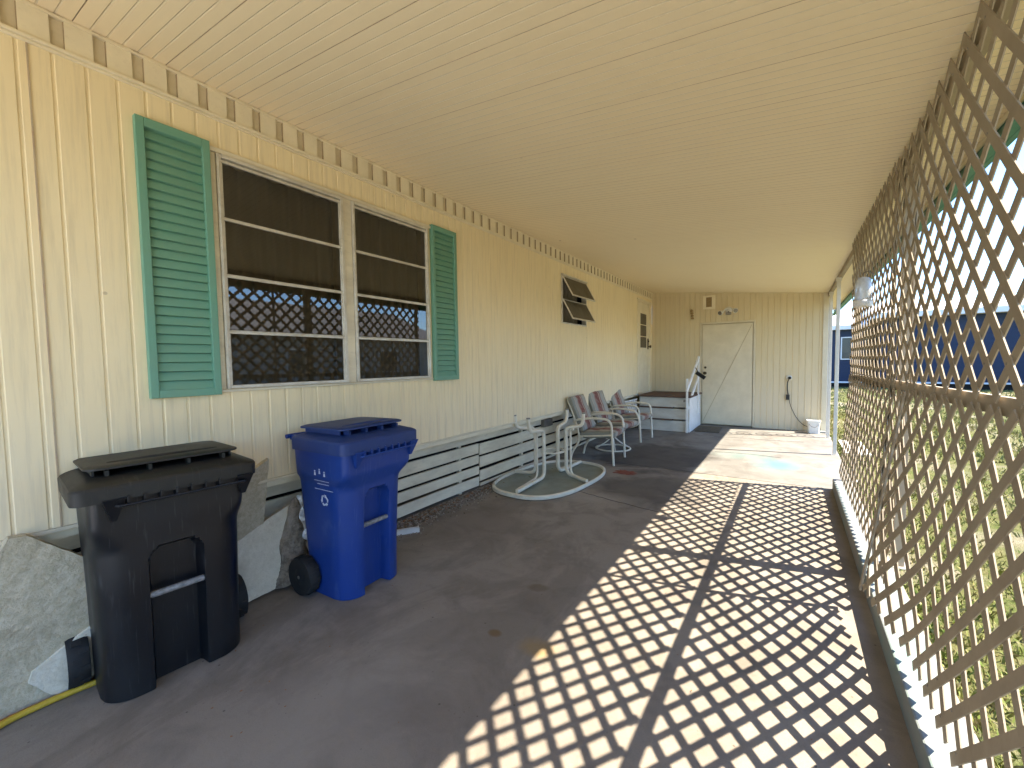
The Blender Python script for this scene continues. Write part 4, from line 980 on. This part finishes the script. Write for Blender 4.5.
def chair(loc, rz, lab, swivel=False):
    """local: faces +x, origin on the floor under the seat centre"""
    t = thing('patio_chair', loc, rz, label=lab, category='chair', group='striped patio chairs along the wall')
    W2 = .285
    for s in (-1, 1):
        y = s*W2
        g = G()
        if not swivel:
            g.tube(rounded([(.30, y, .004), (.28, y, .40), (.265, y, .625), (.0, y, .635), (-.22, y*.97, .60), (-.27, y*.9, .56)], .10, 7), .0158, 10, smooth=False)
            g.build('front_leg', 'tube', t, world=False, smooth=60)
            g = G(); g.tube([(-.33, y*.98, .004), (-.29, y*.95, .14), (-.20, y*.92, .30), (-.21, y*.90, .44), (-.28, y*.88, .66), (-.36, y*.85, .85)], .0158, 10); g.build('rear_leg', 'tube', t, world=False, smooth=60)
        else:
            g.tube(rounded([(-.10, y, .33), (.22, y, .33), (.33, y, .42), (.27, y, .60), (.0, y, .625), (-.22, y, .60)], .09, 7), .0158, 10, smooth=False); g.build('armrest', 'tube', t, world=False, smooth=60)
            g = G(); g.tube([(-.05, y*.9, .32), (-.18, y*.9, .42), (-.28, y*.88, .66), (-.36, y*.85, .86)], .0158, 10); g.build('back_upright', 'tube', t, world=False, smooth=60)
    g = G(); g.tube(rounded([(.27, -W2, .415), (.27, W2, .415)], .01), .012, 8, smooth=False)
    for s in (-1, 1): g.tube([(.27, s*W2, .415), (.0, s*W2*.97, .385), (-.21, s*W2*.92, .37)], .012, 8)
    g.tube([(-.21, -W2*.92, .37), (-.21, W2*.92, .37)], .012, 8, smooth=False); g.build('seat_frame', 'tube', t, world=False, smooth=60)
    g = G(); g.tube(rounded([(-.36, -W2*.85, .845), (-.385, -W2*.7, .90), (-.385, W2*.7, .90), (-.36, W2*.85, .845)], .06), .0158, 10, smooth=False); g.build('back_rail', 'tube', t, world=False, smooth=60)
    g = G(); g.add([(.27, -W2, .42), (.27, W2, .42), (-.20, -W2*.9, .375), (-.20, W2*.9, .375), (-.28, -W2*.86, .66), (-.28, W2*.86, .66), (-.375, -W2*.8, .87), (-.375, W2*.8, .87)], [(0, 1, 3, 2), (2, 3, 5, 4), (4, 5, 7, 6)]); g.build('sling', 'curtain', t, world=False)
    cushion_mesh([(.31, .43), (.15, .43), (.0, .415), (-.17, .405)], .55, .12, 'seat_cushion', t)
    cushion_mesh([(-.14, .44), (-.19, .55), (-.25, .69), (-.30, .82), (-.335, .915)], .52, .12, 'back_cushion', t)
    if swivel:
        g = G(); g.tube([(.27*math.cos(a), .27*math.sin(a), .016) for a in [k*math.pi/9 for k in range(18)]], .013, 10, closed=True)
        for a in (.6, 2.2, 3.8, 5.3): g.tube(rounded([(.27*math.cos(a), .27*math.sin(a), .016), (.10*math.cos(a), .10*math.sin(a), .12), (0, 0, .22)], .05), .011, 8, smooth=False)
        g.cyl((0, 0, .2), (0, 0, .33), .025, 12); g.box(-.14, .14, -.14, .14, .33, .345); g.build('swivel_base', 'tube', t, world=False, smooth=60)
    return t
chair((-2.28, 5.62, 0), R(4), 'striped cushion patio chair nearest the upturned table')
chair((-2.36, 6.42, 0), R(-6), 'striped swivel patio chair on a round ring base, middle of the three', True)
c3 = [o for o in bpy.data.objects if o.name == 'patio_chair'][0]
copy_tree(c3, (-2.41, 7.44, 0), R(-4), label='striped cushion patio chair farthest back, in front of the steps')

# ================================================================== STEPS
st = thing('entry_steps', (-2.1, 9.0, 0), label='white boxed entry steps with handrail below the far door', category='steps')
SX0, SX1, SY0 = -2.60, -1.625, 8.55
tops = [.222, .455, .672]; g = G()
for i, zt_ in enumerate(tops):
    y = SY0+.015+i*.03
    zb_ = .006 if i == 0 else tops[i-1]+.022
    g = G(); g.box(SX0, SX1-.012, y, y+.02, zb_, zt_-.004); g.build('riser', 'stepwhite', st, bevel=.002)
    if i < 2: g = G(); g.box(SX0+.0, SX1-.30, y-.035, y+.06, zt_, zt_+.020); g.build('tread', 'red_carpet', st, bevel=.003)
g = G(); g.box(SX1-.01, SX1+.012, SY0+.03, 9.70, .006, .668); g.build('side_panel', 'white', st, bevel=.003)
g = G(); g.box(SX0, SX0+.02, SY0+.1, 9.70, .006, .668); g.box(SX0, SX1, 9.70, 9.72, .006, .668); g.build('side_panel', 'stepwhite', st)
g = G(); g.box(SX0-.02, SX1+.03, SY0+.02, 9.78, .674, .705); g.build('deck', 'red_carpet', st, bevel=.004)
g = G(); g.box(SX1-.05, SX1-.012, 8.50, 8.538, .004, 1.05); g.box(SX1+.014, SX1+.05, 9.30, 9.338, .3, 1.45); g.build('rail_post', 'white', st, bevel=.004)
g = G(); g.bar((SX1-.028, 8.46, .80), (SX1+.03, 9.36, 1.47), .035, .06); g.bar((SX1-.028, 8.54, .46), (SX1+.03, 9.34, 1.08), .03, .06); g.build('handrail', 'white', st, bevel=.006)
g = G(); g.box(SX1-.085, SX1-.052, 8.46, 8.53, .60, .64); g.build('bracket', 'alu_dark', st)
g = G(); m = Matrix.Translation((-1.50, 9.02, 1.10)) @ Matrix.Rotation(R(35), 4, 'Y') @ Matrix.Rotation(R(10), 4, 'X'); g.box(-.10, .10, -.02, .02, -.035, .035, mat=m); g.tube([(-1.55, 9.02, 1.17), (-1.59, 9.02, 1.24), (-1.61, 9.02, 1.25)], .008, 6)
tag(g.build('lockbox', 'black', bevel=.006), label='black lockbox hooked on the handrail of the steps', category='lockbox')
g = G(); m = Matrix.Translation((-1.36, 9.12, .004)) @ Matrix.Rotation(R(3), 4, 'Z'); g.box(-.22, .22, -.36, .36, 0, .018, mat=m)
for i in range(11): g.box(-.21, .21, -.34+i*.064, -.31+i*.064, .0185, .026, mat=m)
tag(g.build('doormat', 'mat', bevel=.004), label='small brown doormat on the floor right of the steps', category='doormat')
# white lattice piece between chairs and steps
wl_ = thing('lattice_offcut', (-2.62, 8.0, .2), label='white lattice skirting piece between the far chair and the steps', category='lattice offcut')
g = G(); y0, y1, z0, z1 = 7.45, 8.52, .12, .62
for fam in (1, 2):
    lo, hi = (y0+z0, y1+z1) if fam == 1 else (y0-z1, y1-z0); c = lo
    while c < hi:
        ya, yb = (max(y0, c-z1), min(y1, c-z0)) if fam == 1 else (max(y0, c+z0), min(y1, c+z1))
        if yb-ya > .02:
            f = (lambda y: c-y) if fam == 1 else (lambda y: y-c); x = WX+.05+(0 if fam == 1 else .007)
            g.bar((x, ya, f(ya)), (x, yb, f(yb)), .006, .032, up=(0, 1, 1) if fam == 1 else (0, -1, 1))
        c += .115
g.build('slats', 'white', wl_)
g = G(); g.box(WX+.046, WX+.066, y0, y1, z1, z1+.016); g.box(WX+.046, WX+.066, y0, y1, z0-.016, z0); g.build('frame', 'white', wl_)
